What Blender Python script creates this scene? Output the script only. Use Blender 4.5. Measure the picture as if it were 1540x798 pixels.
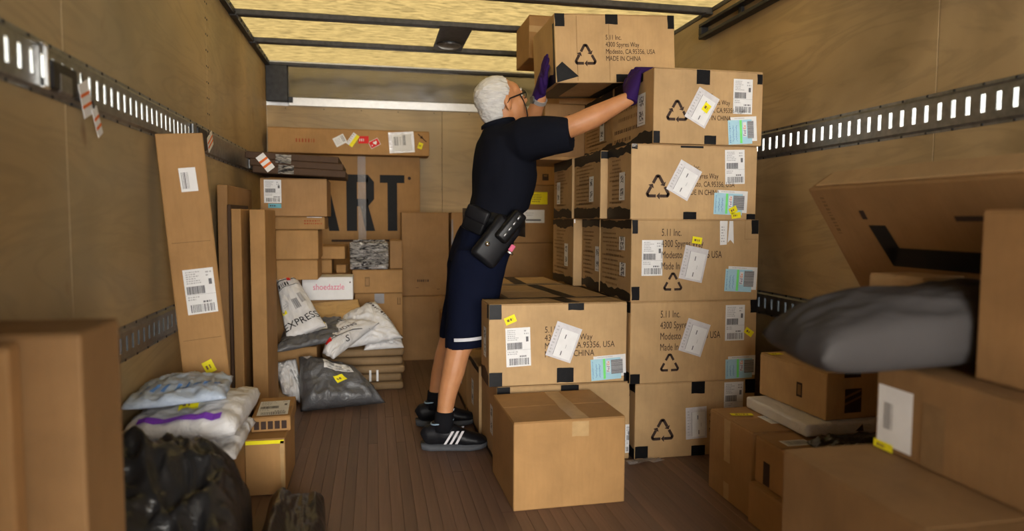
import bpy, bmesh, math, random
from mathutils import Vector, Matrix, noise, Euler
R = math.radians
for o in list(bpy.data.objects): bpy.data.objects.remove(o)
SC = bpy.context.scene
COL = SC.collection

# ------------------------------------------------------------------ camera
cam_d = bpy.data.cameras.new('camera')
cam = bpy.data.objects.new('camera', cam_d); COL.objects.link(cam)
CAM_H, YAW, PIT, ROLL = 0.9912, 0.2008, 0.0689, 0.0042
_f = Vector((math.sin(YAW)*math.cos(PIT), math.cos(YAW)*math.cos(PIT), -math.sin(PIT)))
_r0 = Vector((math.cos(YAW), -math.sin(YAW), 0)); _u0 = _r0.cross(_f)
_r = math.cos(ROLL)*_r0 + math.sin(ROLL)*_u0; _u = -math.sin(ROLL)*_r0 + math.cos(ROLL)*_u0
M = Matrix((_r, _u, -_f)).transposed().to_4x4(); M.translation = (0, 0, CAM_H)
cam.matrix_world = M
cam_d.sensor_width = 36; cam_d.lens = 1023.2/1540*36
cam_d.clip_start = 0.02
cam_d.dof.use_dof = True; cam_d.dof.focus_distance = 3.0; cam_d.dof.aperture_fstop = 1.6
SC.camera = cam
# ------------------------------------------------------------------ world, sun, exposure
w = bpy.data.worlds.new('world'); SC.world = w; w.use_nodes = True
bg = w.node_tree.nodes['Background']; bg.inputs[0].default_value = (1.0, 0.97, 0.92, 1); bg.inputs[1].default_value = 15.0
sun_d = bpy.data.lights.new('sun', 'SUN'); sun_d.energy = 26.0; sun_d.angle = R(1.0); sun_d.color = (1, .95, .86)
sun = bpy.data.objects.new('sun', sun_d); COL.objects.link(sun)
sun.location = (0, 6, 9); sun.rotation_euler = (R(-22), R(8), 0)
portal_d = bpy.data.lights.new('rear_opening', 'AREA'); portal_d.shape = 'RECTANGLE'; portal_d.size = 2.4; portal_d.size_y = 2.0; portal_d.cycles.is_portal = True
portal = bpy.data.objects.new('rear_opening', portal_d); COL.objects.link(portal); portal.location = (.5, -2.9, 1.0); portal.rotation_euler = (R(90), 0, 0)
SC.view_settings.view_transform = 'Standard'; SC.view_settings.look = 'None'
SC.view_settings.exposure = 0.42; SC.view_settings.gamma = 1.0; SC.view_settings.use_curve_mapping = False

# ------------------------------------------------------------------ helpers
def tag(o, label=None, cat=None, group=None, kind=None):
    if label: o['label'] = label
    if cat: o['category'] = cat
    if group: o['group'] = group
    if kind: o['kind'] = kind
    return o

def link(name, me, parent=None, mats=None, smooth=False):
    o = bpy.data.objects.new(name, me); COL.objects.link(o)
    if parent: o.parent = parent
    if mats:
        for m in (mats if isinstance(mats, (list, tuple)) else [mats]): me.materials.append(m)
    if smooth:
        me.polygons.foreach_set('use_smooth', [True]*len(me.polygons))
    return o

def empty(name, loc=(0, 0, 0), rot=(0, 0, 0)):
    o = bpy.data.objects.new(name, None); COL.objects.link(o)
    o.location = loc; o.rotation_euler = rot; o.empty_display_size = .05
    return o

def bm_mesh(bm, name='mesh'):
    me = bpy.data.meshes.new(name); bm.normal_update(); bm.to_mesh(me); bm.free(); return me

def add_box(bm, x0, x1, y0, y1, z0, z1, bev=0, seg=1):
    vs = [bm.verts.new((x, y, z)) for z in (z0, z1) for y in (y0, y1) for x in (x0, x1)]
    fs = [bm.faces.new([vs[i] for i in q]) for q in ((0, 2, 3, 1), (4, 5, 7, 6), (0, 1, 5, 4), (2, 6, 7, 3), (0, 4, 6, 2), (1, 3, 7, 5))]
    if bev > 0:
        es = list({e for f in fs for e in f.edges})
        bmesh.ops.bevel(bm, geom=es, offset=bev, segments=seg, profile=.5, affect='EDGES')

def box_obj(name, x0, x1, y0, y1, z0, z1, m, parent=None, bev=0.002, seg=1):
    bm = bmesh.new(); add_box(bm, x0, x1, y0, y1, z0, z1, bev, seg)
    return link(name, bm_mesh(bm, name), parent, m)

def tube(bm, pts, r, n=10, rb=None, ref=None, caps=True):
    """tapered tube with elliptic rings through pts; r / rb lists or numbers"""
    pts = [Vector(p) for p in pts]; k = len(pts)
    ra = r if isinstance(r, (list, tuple)) else [r]*k
    rbb = ra if rb is None else (rb if isinstance(rb, (list, tuple)) else [rb]*k)
    rings = []; a = None
    for i in range(k):
        t = (pts[min(i+1, k-1)]-pts[max(i-1, 0)]).normalized()
        if a is None:
            a = Vector(ref) if ref else (Vector((0, 0, 1)) if abs(t.z) < .9 else Vector((1, 0, 0)))
        a = (a - t*a.dot(t)).normalized(); b = t.cross(a)
        rings.append([bm.verts.new(pts[i] + a*(ra[i]*math.cos(2*math.pi*j/n)) + b*(rbb[i]*math.sin(2*math.pi*j/n))) for j in range(n)])
    for i in range(k-1):
        for j in range(n):
            bm.faces.new((rings[i][j], rings[i][(j+1) % n], rings[i+1][(j+1) % n], rings[i+1][j]))
    if caps:
        bm.faces.new(list(reversed(rings[0]))); bm.faces.new(rings[-1])

def limb(bm, pts, rad, n=14, rb=None, ref=None):
    """tube with rounded ends"""
    pts = [Vector(p) for p in pts]; rad = list(rad); rb2 = list(rb) if rb else list(rad)
    d0 = (pts[0]-pts[1]).normalized(); d1 = (pts[-1]-pts[-2]).normalized()
    P = [pts[0]+d0*rad[0]*.92, pts[0]+d0*rad[0]*.6] + pts + [pts[-1]+d1*rad[-1]*.6, pts[-1]+d1*rad[-1]*.92]
    A = [rad[0]*.35, rad[0]*.8]+rad+[rad[-1]*.8, rad[-1]*.35]
    B = [rb2[0]*.35, rb2[0]*.8]+rb2+[rb2[-1]*.8, rb2[-1]*.35]
    tube(bm, P, A, n, B, ref)

def rings(bm, L, n=24):
    """loft through horizontal-ish ellipses: (cx,cy,cz,a,b[,tilt])"""
    rr = []
    for q in L:
        cx, cy, cz, a, b = q[:5]; ti = q[5] if len(q) > 5 else 0
        rr.append([bm.verts.new((cx+a*math.cos(t)*math.cos(ti), cy+b*math.sin(t), cz+a*math.cos(t)*math.sin(ti))) for t in [2*math.pi*j/n for j in range(n)]])
    for i in range(len(rr)-1):
        for j in range(n):
            bm.faces.new((rr[i][j], rr[i][(j+1) % n], rr[i+1][(j+1) % n], rr[i+1][j]))
    bm.faces.new(list(reversed(rr[0]))); bm.faces.new(rr[-1])

def ball(bm, c, r, rot=None, u=20, v=14):
    m = Matrix.Translation(c)
    if rot: m = m @ Euler(rot).to_matrix().to_4x4()
    m = m @ Matrix.Diagonal((*(r if isinstance(r, (tuple, list)) else (r, r, r)), 1))
    bmesh.ops.create_uvsphere(bm, u_segments=u, v_segments=v, radius=1, matrix=m)

def fuse(name, bm, voxel, sm, m, parent, disp=None):
    """melts overlapping closed shapes into one continuous skin"""
    bmesh.ops.recalc_face_normals(bm, faces=bm.faces)
    o = link('tmp_fuse', bm_mesh(bm))
    md = o.modifiers.new('r', 'REMESH'); md.mode = 'VOXEL'; md.voxel_size = voxel
    if sm:
        s = o.modifiers.new('s', 'SMOOTH'); s.factor = .5; s.iterations = sm
    dg = bpy.context.evaluated_depsgraph_get(); dg.update()
    me = bpy.data.meshes.new_from_object(o.evaluated_get(dg)); me.name = name
    bpy.data.objects.remove(o)
    if disp:
        for v in me.vertices: v.co = disp(v.co.copy(), v.normal.copy())
    return link(name, me, parent, m, True)

# ------------------------------------------------------------------ materials
MT = {}
def nodes(name):
    m = bpy.data.materials.new(name); m.use_nodes = True; MT[name] = m
    nt = m.node_tree; return m, nt, nt.nodes['Principled BSDF']
def N(nt, t, **k):
    n = nt.nodes.new(t)
    for a, b in k.items(): setattr(n, a, b)
    return n
def ramp(nt, a, b, p0=0., p1=1.):
    r = N(nt, 'ShaderNodeValToRGB'); e = r.color_ramp.elements
    e[0].color = (*a, 1); e[1].color = (*b, 1); e[0].position = p0; e[1].position = p1; return r
def noise_t(nt, scale, detail=4, vec=None, rough=.55, dist=0):
    n = N(nt, 'ShaderNodeTexNoise'); n.inputs['Scale'].default_value = scale; n.inputs['Detail'].default_value = detail
    n.inputs['Roughness'].default_value = rough; n.inputs['Distortion'].default_value = dist
    if vec: nt.links.new(vec, n.inputs['Vector'])
    return n
def coords(nt, scale=(1, 1, 1), rot=(0, 0, 0), kind='Object'):
    t = N(nt, 'ShaderNodeTexCoord'); mp = N(nt, 'ShaderNodeMapping')
    mp.inputs['Scale'].default_value = scale; mp.inputs['Rotation'].default_value = rot
    nt.links.new(t.outputs[kind], mp.inputs['Vector']); return mp.outputs[0]
def mixc(nt, a, b, fac, mode='MIX'):
    x = N(nt, 'ShaderNodeMix', data_type='RGBA', blend_type=mode)
    for s, v in ((x.inputs[0], fac), (x.inputs[6], a), (x.inputs[7], b)):
        if isinstance(v, (int, float)): s.default_value = v
        elif isinstance(v, tuple): s.default_value = (*v, 1)
        else: nt.links.new(v, s)
    return x.outputs[2]
def bump(nt, h, strength, dist, b):
    n = N(nt, 'ShaderNodeBump'); n.inputs['Strength'].default_value = strength; n.inputs['Distance'].default_value = dist
    nt.links.new(h, n.inputs['Height']); nt.links.new(n.outputs[0], b.inputs['Normal'])

def plain(name, c, rough=.6, metal=0, var=.08, scale=30, coat=0, spec=.15):
    m, nt, b = nodes(name)
    n = noise_t(nt, scale, 3, coords(nt))
    r = ramp(nt, tuple(x*(1-var) for x in c), tuple(min(1, x*(1+var)) for x in c), .3, .7)
    nt.links.new(n.outputs[0], r.inputs[0]); nt.links.new(r.outputs[0], b.inputs['Base Color'])
    b.inputs['Roughness'].default_value = rough; b.inputs['Metallic'].default_value = metal
    b.inputs['Specular IOR Level'].default_value = .5 if metal > .3 else spec
    if coat: b.inputs['Coat Weight'].default_value = coat
    return m

def card(name, c):
    m, nt, b = nodes(name)
    g = coords(nt)
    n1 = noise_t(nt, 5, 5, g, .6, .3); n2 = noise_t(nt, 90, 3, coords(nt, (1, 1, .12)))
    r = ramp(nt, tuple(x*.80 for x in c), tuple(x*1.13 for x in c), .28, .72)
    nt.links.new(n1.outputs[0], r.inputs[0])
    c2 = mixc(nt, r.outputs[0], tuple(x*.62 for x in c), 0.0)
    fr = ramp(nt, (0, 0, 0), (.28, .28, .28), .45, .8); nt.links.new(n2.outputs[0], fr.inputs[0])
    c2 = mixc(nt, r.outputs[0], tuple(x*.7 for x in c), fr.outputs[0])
    oi = N(nt, 'ShaderNodeObjectInfo'); r3 = ramp(nt, (.90, .88, .85), (1.08, 1.06, 1.04))
    nt.links.new(oi.outputs['Random'], r3.inputs[0])
    c3 = mixc(nt, c2, r3.outputs[0], 1.0, 'MULTIPLY')
    nt.links.new(c3, b.inputs['Base Color']); b.inputs['Roughness'].default_value = .72
    b.inputs['Specular IOR Level'].default_value = .3
    bump(nt, n1.outputs[0], .25, .01, b)
    return m

card('card_a', (.52, .345, .17))     # pale printed cartons
card('card_b', (.40, .225, .085))     # warm brown cartons
card('card_c', (.36, .205, .085))     # duller brown
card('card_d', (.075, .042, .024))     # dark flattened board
card('card_shade', (.24, .135, .055))      # kraft darkened to stand in for foreground shade
card('card_e', (.26, .17, .085))      # flattened stack
plain('ink', (.055, .035, .028), .8); plain('black', (.012, .012, .013), .6)
plain('paper', (.80, .80, .80), .5, var=.03); plain('grey_ink', (.16, .16, .17), .7, var=.2, scale=300)
plain('light_ink', (.45, .45, .46), .7); plain('yellow', (.90, .80, .02), .5, var=.04)
plain('sky_paper', (.42, .68, .80), .5, var=.05); plain('green_ink', (.22, .85, .22), .6)
plain('purple_ink', (.10, .02, .22), .6); plain('orange_ink', (.75, .16, .03), .6); plain('red_ink', (.70, .03, .03), .6)
plain('faint_red', (.36, .09, .035), .8); plain('blue_ink', (.10, .22, .50), .7); plain('pink_ink', (.75, .16, .28), .6)
plain('purple_band', (.20, .05, .50), .5); plain('old_ink', (.22, .13, .058), .8); plain('teal', (.16, .42, .50), .5)
plain('black_tape', (.008, .008, .009), .38, var=.2, scale=60, spec=.16); plain('brown_tape', (.46, .30, .14), .3)
plain('grey_tape', (.30, .29, .30), .35)
plain('steel', (.24, .245, .25), .42, .85, var=.2, scale=40); plain('dark_steel', (.030, .030, .032), .5, .5, var=.3)
plain('bow_grey', (.085, .085, .09), .55, .3, var=.2); plain('alu', (.62, .62, .62), .38, .6, var=.06)
plain('rubber', (.015, .015, .016), .8)

m, nt, b = nodes('pouch')           # clear document pouch
b.inputs['Base Color'].default_value = (.62, .60, .62, 1); b.inputs['Roughness'].default_value = .18; b.inputs['Coat Weight'].default_value = .6
n = noise_t(nt, 45, 2, coords(nt)); bump(nt, n.outputs[0], .5, .006, b)
r = ramp(nt, (.60, .58, .60), (.80, .79, .81)); nt.links.new(n.outputs[0], r.inputs[0]); nt.links.new(r.outputs[0], b.inputs['Base Color'])
m, nt, b = nodes('clear_film')
b.inputs['Base Color'].default_value = (.75, .74, .76, 1); b.inputs['Roughness'].default_value = .15
b.inputs['Alpha'].default_value = .32
n = noise_t(nt, 60, 3, coords(nt, (1, 1, 3))); bump(nt, n.outputs[0], .8, .01, b)

def poly(name, c, rough, bscale=9, bstr=.6, spec=.5, coat=0):
    m, nt, b = nodes(name)
    g = coords(nt)
    n1 = noise_t(nt, bscale, 6, g, .6, 1.2); n2 = noise_t(nt, 3, 2, g)
    r = ramp(nt, tuple(x*.85 for x in c), tuple(min(1, x*1.1) for x in c)); nt.links.new(n2.outputs[0], r.inputs[0])
    nt.links.new(r.outputs[0], b.inputs['Base Color'])
    b.inputs['Roughness'].default_value = rough; b.inputs['Specular IOR Level'].default_value = spec
    b.inputs['Coat Weight'].default_value = coat; b.inputs['Coat Roughness'].default_value = .25
    bump(nt, n1.outputs[0], bstr, .03, b)
    return m
poly('poly_white', (.72, .71, .71), .38); poly('poly_grey', (.095, .095, .10), .36, 10, .6, .5, .15)
poly('poly_black', (.012, .012, .013), .33, 6, .5, .5, .25); poly('poly_blue', (.42, .50, .62), .32)
poly('poly_slate', (.048, .044, .043), .6, 5, .12, .12)
poly('kraft_paper', (.52, .32, .12), .55, 9, .4)

m, nt, b = nodes('foil')            # crinkled stretch film over a dark parcel
g = coords(nt, (1, 1, 4)); n1 = noise_t(nt, 16, 5, g, .65, 1.5)
r = ramp(nt, (.05, .05, .06), (.9, .9, .93), .42, .58); nt.links.new(n1.outputs[0], r.inputs[0]); nt.links.new(r.outputs[0], b.inputs['Base Color'])
b.inputs['Roughness'].default_value = .22; b.inputs['Metallic'].default_value = .55; bump(nt, n1.outputs[0], 1.0, .03, b)

def plywood(name, along, c):
    """along: axis index of the grain"""
    m, nt, b = nodes(name)
    s = [5.0, 5.0, 5.0]; s[along] = .9
    g = coords(nt, tuple(s), kind='Object')
    n1 = noise_t(nt, 1.0, 5, g, .55, 2.2)
    wv = N(nt, 'ShaderNodeMath', operation='MULTIPLY'); nt.links.new(n1.outputs[0], wv.inputs[0]); wv.inputs[1].default_value = 9
    fr = N(nt, 'ShaderNodeMath', operation='PINGPONG'); nt.links.new(wv.outputs[0], fr.inputs[0]); fr.inputs[1].default_value = 1
    r = ramp(nt, tuple(x*.72 for x in c), tuple(x*1.12 for x in c), .0, .6); nt.links.new(fr.outputs[0], r.inputs[0])
    n2 = noise_t(nt, 1.7, 3, coords(nt), .5, .5); r2 = ramp(nt, (.62, .58, .52), (1.05, 1.03, 1.0), .3, .62); nt.links.new(n2.outputs[0], r2.inputs[0])
    c1 = mixc(nt, r.outputs[0], c, .62); c1 = mixc(nt, c1, r2.outputs[0], 1.0, 'MULTIPLY')
    n4 = noise_t(nt, .8, 4, coords(nt), .55, .4); r5 = ramp(nt, (0, 0, 0), (.55, .55, .55), .42, .66); nt.links.new(n4.outputs[0], r5.inputs[0])
    c1 = mixc(nt, c1, (.27, .24, .165), r5.outputs[0])
    n3 = noise_t(nt, 7, 2, coords(nt, (1, 1, .5))); r3 = ramp(nt, (0, 0, 0), (.8, .8, .8), .70, .80); nt.links.new(n3.outputs[0], r3.inputs[0])
    c1 = mixc(nt, c1, (.17, .08, .03), r3.outputs[0])
    nt.links.new(c1, b.inputs['Base Color']); b.inputs['Roughness'].default_value = .55
    bump(nt, n1.outputs[0], .08, .01, b)
plywood('ply_side', 1, (.47, .34, .17)); plywood('ply_back', 0, (.46, .33, .16))

m, nt, b = nodes('plank')
g = coords(nt, (14, .7, 14)); n1 = noise_t(nt, 2, 6, g, .6, .4); oi = N(nt, 'ShaderNodeObjectInfo')
r = ramp(nt, (.125, .074, .052), (.225, .138, .098), .25, .75); nt.links.new(n1.outputs[0], r.inputs[0])
r3 = ramp(nt, (.80, .80, .82), (1.16, 1.12, 1.10)); nt.links.new(oi.outputs['Random'], r3.inputs[0])
c1 = mixc(nt, r.outputs[0], r3.outputs[0], 1.0, 'MULTIPLY')
n3 = noise_t(nt, 26, 2, coords(nt)); r4 = ramp(nt, (0, 0, 0), (.5, .5, .5), .70, .76); nt.links.new(n3.outputs[0], r4.inputs[0])
c1 = mixc(nt, c1, (.20, .16, .13), r4.outputs[0])
nt.links.new(c1, b.inputs['Base Color']); b.inputs['Roughness'].default_value = .48; bump(nt, n1.outputs[0], .15, .01, b)

def translucent(name, c, mixd=.25, scale=13):
    m, nt, b = nodes(name)
    out = nt.nodes['Material Output']; nt.nodes.remove(b)
    g = coords(nt, (1, 3, 1)); n1 = noise_t(nt, scale, 6, g, .62, .6)
    r = ramp(nt, tuple(x*.64 for x in c), c, .32, .60); nt.links.new(n1.outputs[0], r.inputs[0])
    t = N(nt, 'ShaderNodeBsdfTranslucent'); d = N(nt, 'ShaderNodeBsdfDiffuse'); mx = N(nt, 'ShaderNodeMixShader'); mx.inputs[0].default_value = mixd
    nt.links.new(r.outputs[0], t.inputs[0]); nt.links.new(r.outputs[0], d.inputs[0])
    nt.links.new(t.outputs[0], mx.inputs[1]); nt.links.new(d.outputs[0], mx.inputs[2]); nt.links.new(mx.outputs[0], out.inputs[0])
translucent('roof_skin', (.25, .215, .135), .3); translucent('lower_skin', (.14, .15, .16), .5); translucent('side_skin', (.55, .56, .55), .3)

m, nt, b = nodes('brushed')
g = coords(nt, (2, 2, 90)); n1 = noise_t(nt, 4, 3, g); r = ramp(nt, (.18, .165, .15), (.36, .34, .32)); nt.links.new(n1.outputs[0], r.inputs[0])
nt.links.new(r.outputs[0], b.inputs['Base Color']); b.inputs['Metallic'].default_value = 1; b.inputs['Roughness'].default_value = .16
n2 = noise_t(nt, 3, 2, coords(nt)); bump(nt, n2.outputs[0], .25, .03, b)

def cloth(name, c, rough=.9, scale=350):
    m, nt, b = nodes(name)
    n1 = noise_t(nt, 8, 3, coords(nt)); r = ramp(nt, tuple(x*.8 for x in c), tuple(x*1.2 for x in c)); nt.links.new(n1.outputs[0], r.inputs[0])
    nt.links.new(r.outputs[0], b.inputs['Base Color']); b.inputs['Roughness'].default_value = rough; b.inputs['Specular IOR Level'].default_value = .06
    n2 = noise_t(nt, scale, 1, coords(nt)); bump(nt, n2.outputs[0], .15, .002, b)
cloth('shirt', (.0075, .0085, .014)); cloth('shorts', (.0055, .0075, .020)); cloth('sock', (.010, .010, .012)); cloth('glove', (.032, .012, .085), .6, 120)
plain('leather', (.007, .007, .008), .35, var=.3, spec=.2); plain('shoe_black', (.008, .008, .010), .42, var=.3, spec=.2); plain('shoe_sole', (.085, .09, .10), .6)
plain('shoe_white', (.62, .60, .62), .45); plain('shoe_lining', (.28, .40, .52), .7); plain('reflective', (.62, .62, .66), .4)
m, nt, b = nodes('skin')
n1 = noise_t(nt, 22, 4, coords(nt)); r = ramp(nt, (.44, .185, .075), (.60, .285, .130)); nt.links.new(n1.outputs[0], r.inputs[0])
nt.links.new(r.outputs[0], b.inputs['Base Color']); b.inputs['Roughness'].default_value = .5
b.inputs['Subsurface Weight'].default_value = .08; b.inputs['Subsurface Scale'].default_value = .01
m, nt, b = nodes('hair')
n1 = noise_t(nt, 60, 4, coords(nt, (.5, 1, 2))); r = ramp(nt, (.42, .41, .40), (.80, .79, .77)); nt.links.new(n1.outputs[0], r.inputs[0])
nt.links.new(r.outputs[0], b.inputs['Base Color']); b.inputs['Roughness'].default_value = .7; bump(nt, n1.outputs[0], .8, .01, b)
plain('eye_white', (.75, .73, .70), .3); plain('lip', (.36, .12, .09), .5); plain('chrome', (.75, .75, .74), .22, 1.0)
plain('asphalt', (.30, .29, .27), .9)

# ------------------------------------------------------------------ the truck body
XL, XR, YB, H = -.7242, 1.7158, 5.065, 2.0775
Y0 = -2.9
rnd = random.Random(4)
floor = box_obj('floor', XL-.03, XR+.03, Y0, YB+.03, -.06, -.016, MT['dark_steel'], bev=0); tag(floor, 'dark brown hardwood strip floor of the truck', kind='structure')
box_obj('floor_slab', XL, XR, Y0, .198, -.016, 0, MT['plank'], floor, 0)
pw = .0407; x = XL; plank_meshes = {}
while x < XR-.001:
    y = .2; first = True
    while y < YB-.01:
        L = rnd.choice((1.2, 1.6, 2.0, 2.4)); 
        if first: L = rnd.choice((.8, 1.2, 1.6)); first = False
        L = min(L, YB-y)
        if YB-y-L < .3: L = YB-y
        key = round(L, 3)
        if key not in plank_meshes:
            bm = bmesh.new(); add_box(bm, 0, pw-.0006, 0, L-.001, -.016, 0, .0007)
            me = bm_mesh(bm, 'plank'); me.materials.append(MT['plank']); plank_meshes[key] = me
        o = bpy.data.objects.new('plank', plank_meshes[key]); COL.objects.link(o); o.parent = floor
        o.location = (x, y, -rnd.random()*.0008)
        y += L
    x += pw

def wall(name, label, boxes, m, parent_kind='structure'):
    root = empty(name); tag(root, label, kind='structure')
    for bx in boxes: box_obj('plywood_panel', *bx, m, root, .0015)
    return root
T = .018
def side_boxes(x0, x1, glow_y1):
    out = []; seams = [Y0, -.6, .62, 1.84, 3.31, YB]
    for a, c in zip(seams, seams[1:]):
        out.append((x0, x1, a+.001, c-.001, 0, .585))
        out.append((x0, x1, a+.001, c-.001, .655, 1.285))
        out.append((x0, x1, a+.001, c-.001, 1.36, H-.02))
    return out
wl = wall('wall_left', 'plywood lined side wall behind the tall leaning carton', side_boxes(XL-T, XL, 3), MT['ply_side'])
wr = wall('wall_right', 'plywood lined side wall beside the tall carton stack', side_boxes(XR, XR+T, 3), MT['ply_side'])
wb = wall('wall_back', 'plywood front bulkhead of the cargo box', [(XL, .50, YB, YB+T, 0, 1.775), (.502, XR, YB, YB+T, 0, 1.775)], MT['ply_back'])
# plywood behind the closed end of the upper left rail
box_obj('plywood_panel', XL-T, XL-.004, 3.03, YB, 1.287, 1.358, MT['ply_side'], wl)
bm = bmesh.new(); n_sc = 0
for yy in (3.30, 3.33):
    for k in range(9): add_box(bm, XL-.0005, XL+.002, yy-.004, yy+.004, 1.45+k*.07, 1.458+k*.07, .0008)
link('screw_heads', bm_mesh(bm), wl, MT['dark_steel'])
bm = bmesh.new()
for k in range(9): add_box(bm, -.6+k*.26, -.594+k*.26, YB-.002, YB+.001, 1.755, 1.761, 0)
for k in range(5): add_box(bm, .495, .5, YB-.002, YB+.001, .3+k*.3, .306+k*.3, 0)
link('screw_heads', bm_mesh(bm), wb, MT['dark_steel'])
# outer translucent skins
box_obj('outer_skin', XL-T-.05, XL-T-.047, Y0, YB+.05, .72, H+.02, MT['side_skin'], wl, 0)
box_obj('outer_skin', XR+T+.047, XR+T+.05, Y0, YB+.05, .72, H+.02, MT['side_skin'], wr, 0)
box_obj('lower_sheet', XL-T-.05, XL-T-.047, Y0, YB+.05, -.06, .72, MT['lower_skin'], wl, 0)
box_obj('lower_sheet', XR+T+.047, XR+T+.05, Y0, YB+.05, -.06, .72, MT['lower_skin'], wr, 0)
box_obj('outer_skin', XL-.07, XR+.07, YB+T+.03, YB+T+.05, -.06, H+.02, MT['alu'], wb, 0)
# header panel over the bulkhead
box_obj('header_panel', -.574, XR, YB-.006, YB, 1.835, 2.05, MT['brushed'], wb, .001)
box_obj('header_panel', XL, -.576, YB-.03, YB, 1.80, 2.05, MT['dark_steel'], wb, .004)
box_obj('header_strip', -.574, XR, YB-.012, YB, 1.775, 1.833, MT['alu'], wb, .002)
box_obj('corner_plate', -.58, -.545, YB-.016, YB-.012, 1.795, 1.835, MT['dark_steel'], wb, .001)

ceil = empty('ceiling'); tag(ceil, 'glowing translucent yellow fibreglass roof of the truck', kind='structure')
box_obj('roof_sheet', XL-.07, XR+.07, Y0, YB+.05, H, H+.003, MT['roof_skin'], ceil, 0)
for yb in (.45, 1.03, 1.6, 2.18, 2.75, 3.32, 3.86, 4.43):
    bm = bmesh.new(); add_box(bm, XL-.01, XR+.01, yb-.026, yb+.026, H-.032, H-.002, .004)
    add_box(bm, XL, XL+.04, yb-.032, yb+.032, H-.04, H-.03, .003); add_box(bm, XR-.04, XR, yb-.032, yb+.032, H-.04, H-.03, .003)
    link('roof_bow', bm_mesh(bm), ceil, MT['bow_grey'])
t1 = box_obj('trim_1', XL-.02, XL+.030, Y0, YB, H-.035, H-.001, MT['dark_steel']); tag(t1, 'dark steel roof rail over the plywood side wall', kind='structure')
t2 = box_obj('trim_2', XR-.004, XR+.02, Y0, YB, H-.025, H-.001, MT['bow_grey']); tag(t2, 'grey steel roof rail over the carton stack side', kind='structure')
t3 = box_obj('trim_3', XL, XR, YB-.035, YB+.02, H-.030, H-.001, MT['bow_grey']); tag(t3, 'grey steel roof rail above the brushed header panel', kind='structure')
box_obj('bright_edge', XL+.03, XR, YB-.042, YB-.035, H-.012, H-.004, MT['alu'], t3, 0)
bm = bmesh.new()
for k in range(44): add_box(bm, XL+.030, XL+.036, .6+k*.1, .612+k*.1, H-.026, H-.014, .001)
link('rivets', bm_mesh(bm), t1, MT['bow_grey'])

# rolled-up rear door and its tracks
door = empty('door_1'); tag(door, 'roll-up rear door stored flat under the roof', kind='structure')
for k in range(8): box_obj('door_panel', XL+.05, XR-.05, -.5+k*.36, -.5+k*.36+.355, 1.985, 2.01, MT['bow_grey'], door, .003)

def rail(name, label, x, side, z0, z1, ya, yb_, slot_y1, ys=0.):
    """slotted cargo rail: real slots, raised lips.  side=+1 faces +x"""
    root = empty(name); tag(root, label, kind='structure')
    bm = bmesh.new(); h = z1-z0
    a, c = (x, x+.010) if side > 0 else (x-.010, x)
    zs0, zs1 = z0+h*.30, z0+h*.72
    e = .0025
    a2, c2 = (c-e, c) if side > 0 else (a, a+e)
    add_box(bm, a2, c2, ya, yb_, z0+h*.12, zs0); add_box(bm, a2, c2, ya, yb_, zs1, z0+h*.86)
    y = ya; p = .0508
    while y < yb_-.001:
        e1 = min(y+p-.0165, yb_)
        add_box(bm, a2, c2, y, e1 if y+p <= slot_y1 else min(y+p, yb_), zs0, zs1)
        y += p
    # sloping webs down to wall and flat lips
    xs = (c2 if side > 0 else a2); xw = x
    for za, zb, zc in ((z0+h*.12, z0+h*.06, z0), (z0+h*.86, z0+h*.93, z1)):
        q = [(xs, za), (xw+side*.002, zb), (xw+side*.002, zc)]
        for (xa, zaa), (xb, zbb) in zip(q, q[1:]):
            v = [bm.verts.new(t) for t in ((xa, ya, zaa), (xa, yb_, zaa), (xb, yb_, zbb), (xb, ya, zbb))]
            bm.faces.new(v)
    link('slotted_strip', bm_mesh(bm), root, MT['steel'])
    bm = bmesh.new(); y = ya+.05
    while y < yb_-.02:
        for zz in (z0+h*.035, z1-h*.04):
            add_box(bm, x+side*.001, x+side*.004, y-.004, y+.004, zz-.004, zz+.004, .001) if side > 0 else add_box(bm, x-.004, x-.001, y-.004, y+.004, zz-.004, zz+.004, .001)
        y += .1016
    link('rivets', bm_mesh(bm), root, MT['dark_steel'])
    return root
rail('trim_4', 'steel cargo rail with bright slots, high on wall with hanging tags', XL, 1, 1.261, 1.385, .5, YB, 3.03)
rail('trim_5', 'steel cargo rail with bright slots, high on wall by carton stack', XR, -1, 1.261, 1.385, .5, YB, YB)
rail('trim_6', 'steel cargo rail low on wall beside the leaning carton', XL, 1, .566, .672, .5, YB, YB)
rail('trim_7', 'steel cargo rail low on wall beside the carton stack', XR, -1, .566, .672, .5, YB, YB)
# roll-up door track end on the right wall: open slotted channel
tr = empty('trim_8', (0, 0, 0)); tag(tr, 'black slotted steel door track high on the wall', kind='structure')
for (za, zb) in ((1.925, 1.945), (1.985, 2.003)):
    box_obj('track_flange', XR-.045, XR-.003, Y0, 3.36, za, zb, MT['dark_steel'], tr, .003)
box_obj('track_web', XR-.008, XR-.002, Y0, 2.72, 1.945, 1.985, MT['dark_steel'], tr, .001)
box_obj('track_end', XR-.045, XR-.003, 3.33, 3.36, 1.945, 1.985, MT['dark_steel'], tr, .003)
box_obj('bracket', XR-.02, XR-.002, 2.72, 2.77, 1.96, 2.06, MT['dark_steel'], tr, .003)
box_obj('bracket', XR-.02, XR-.002, 2.98, 3.01, 1.94, 2.0, MT['dark_steel'], tr, .003)
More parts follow.
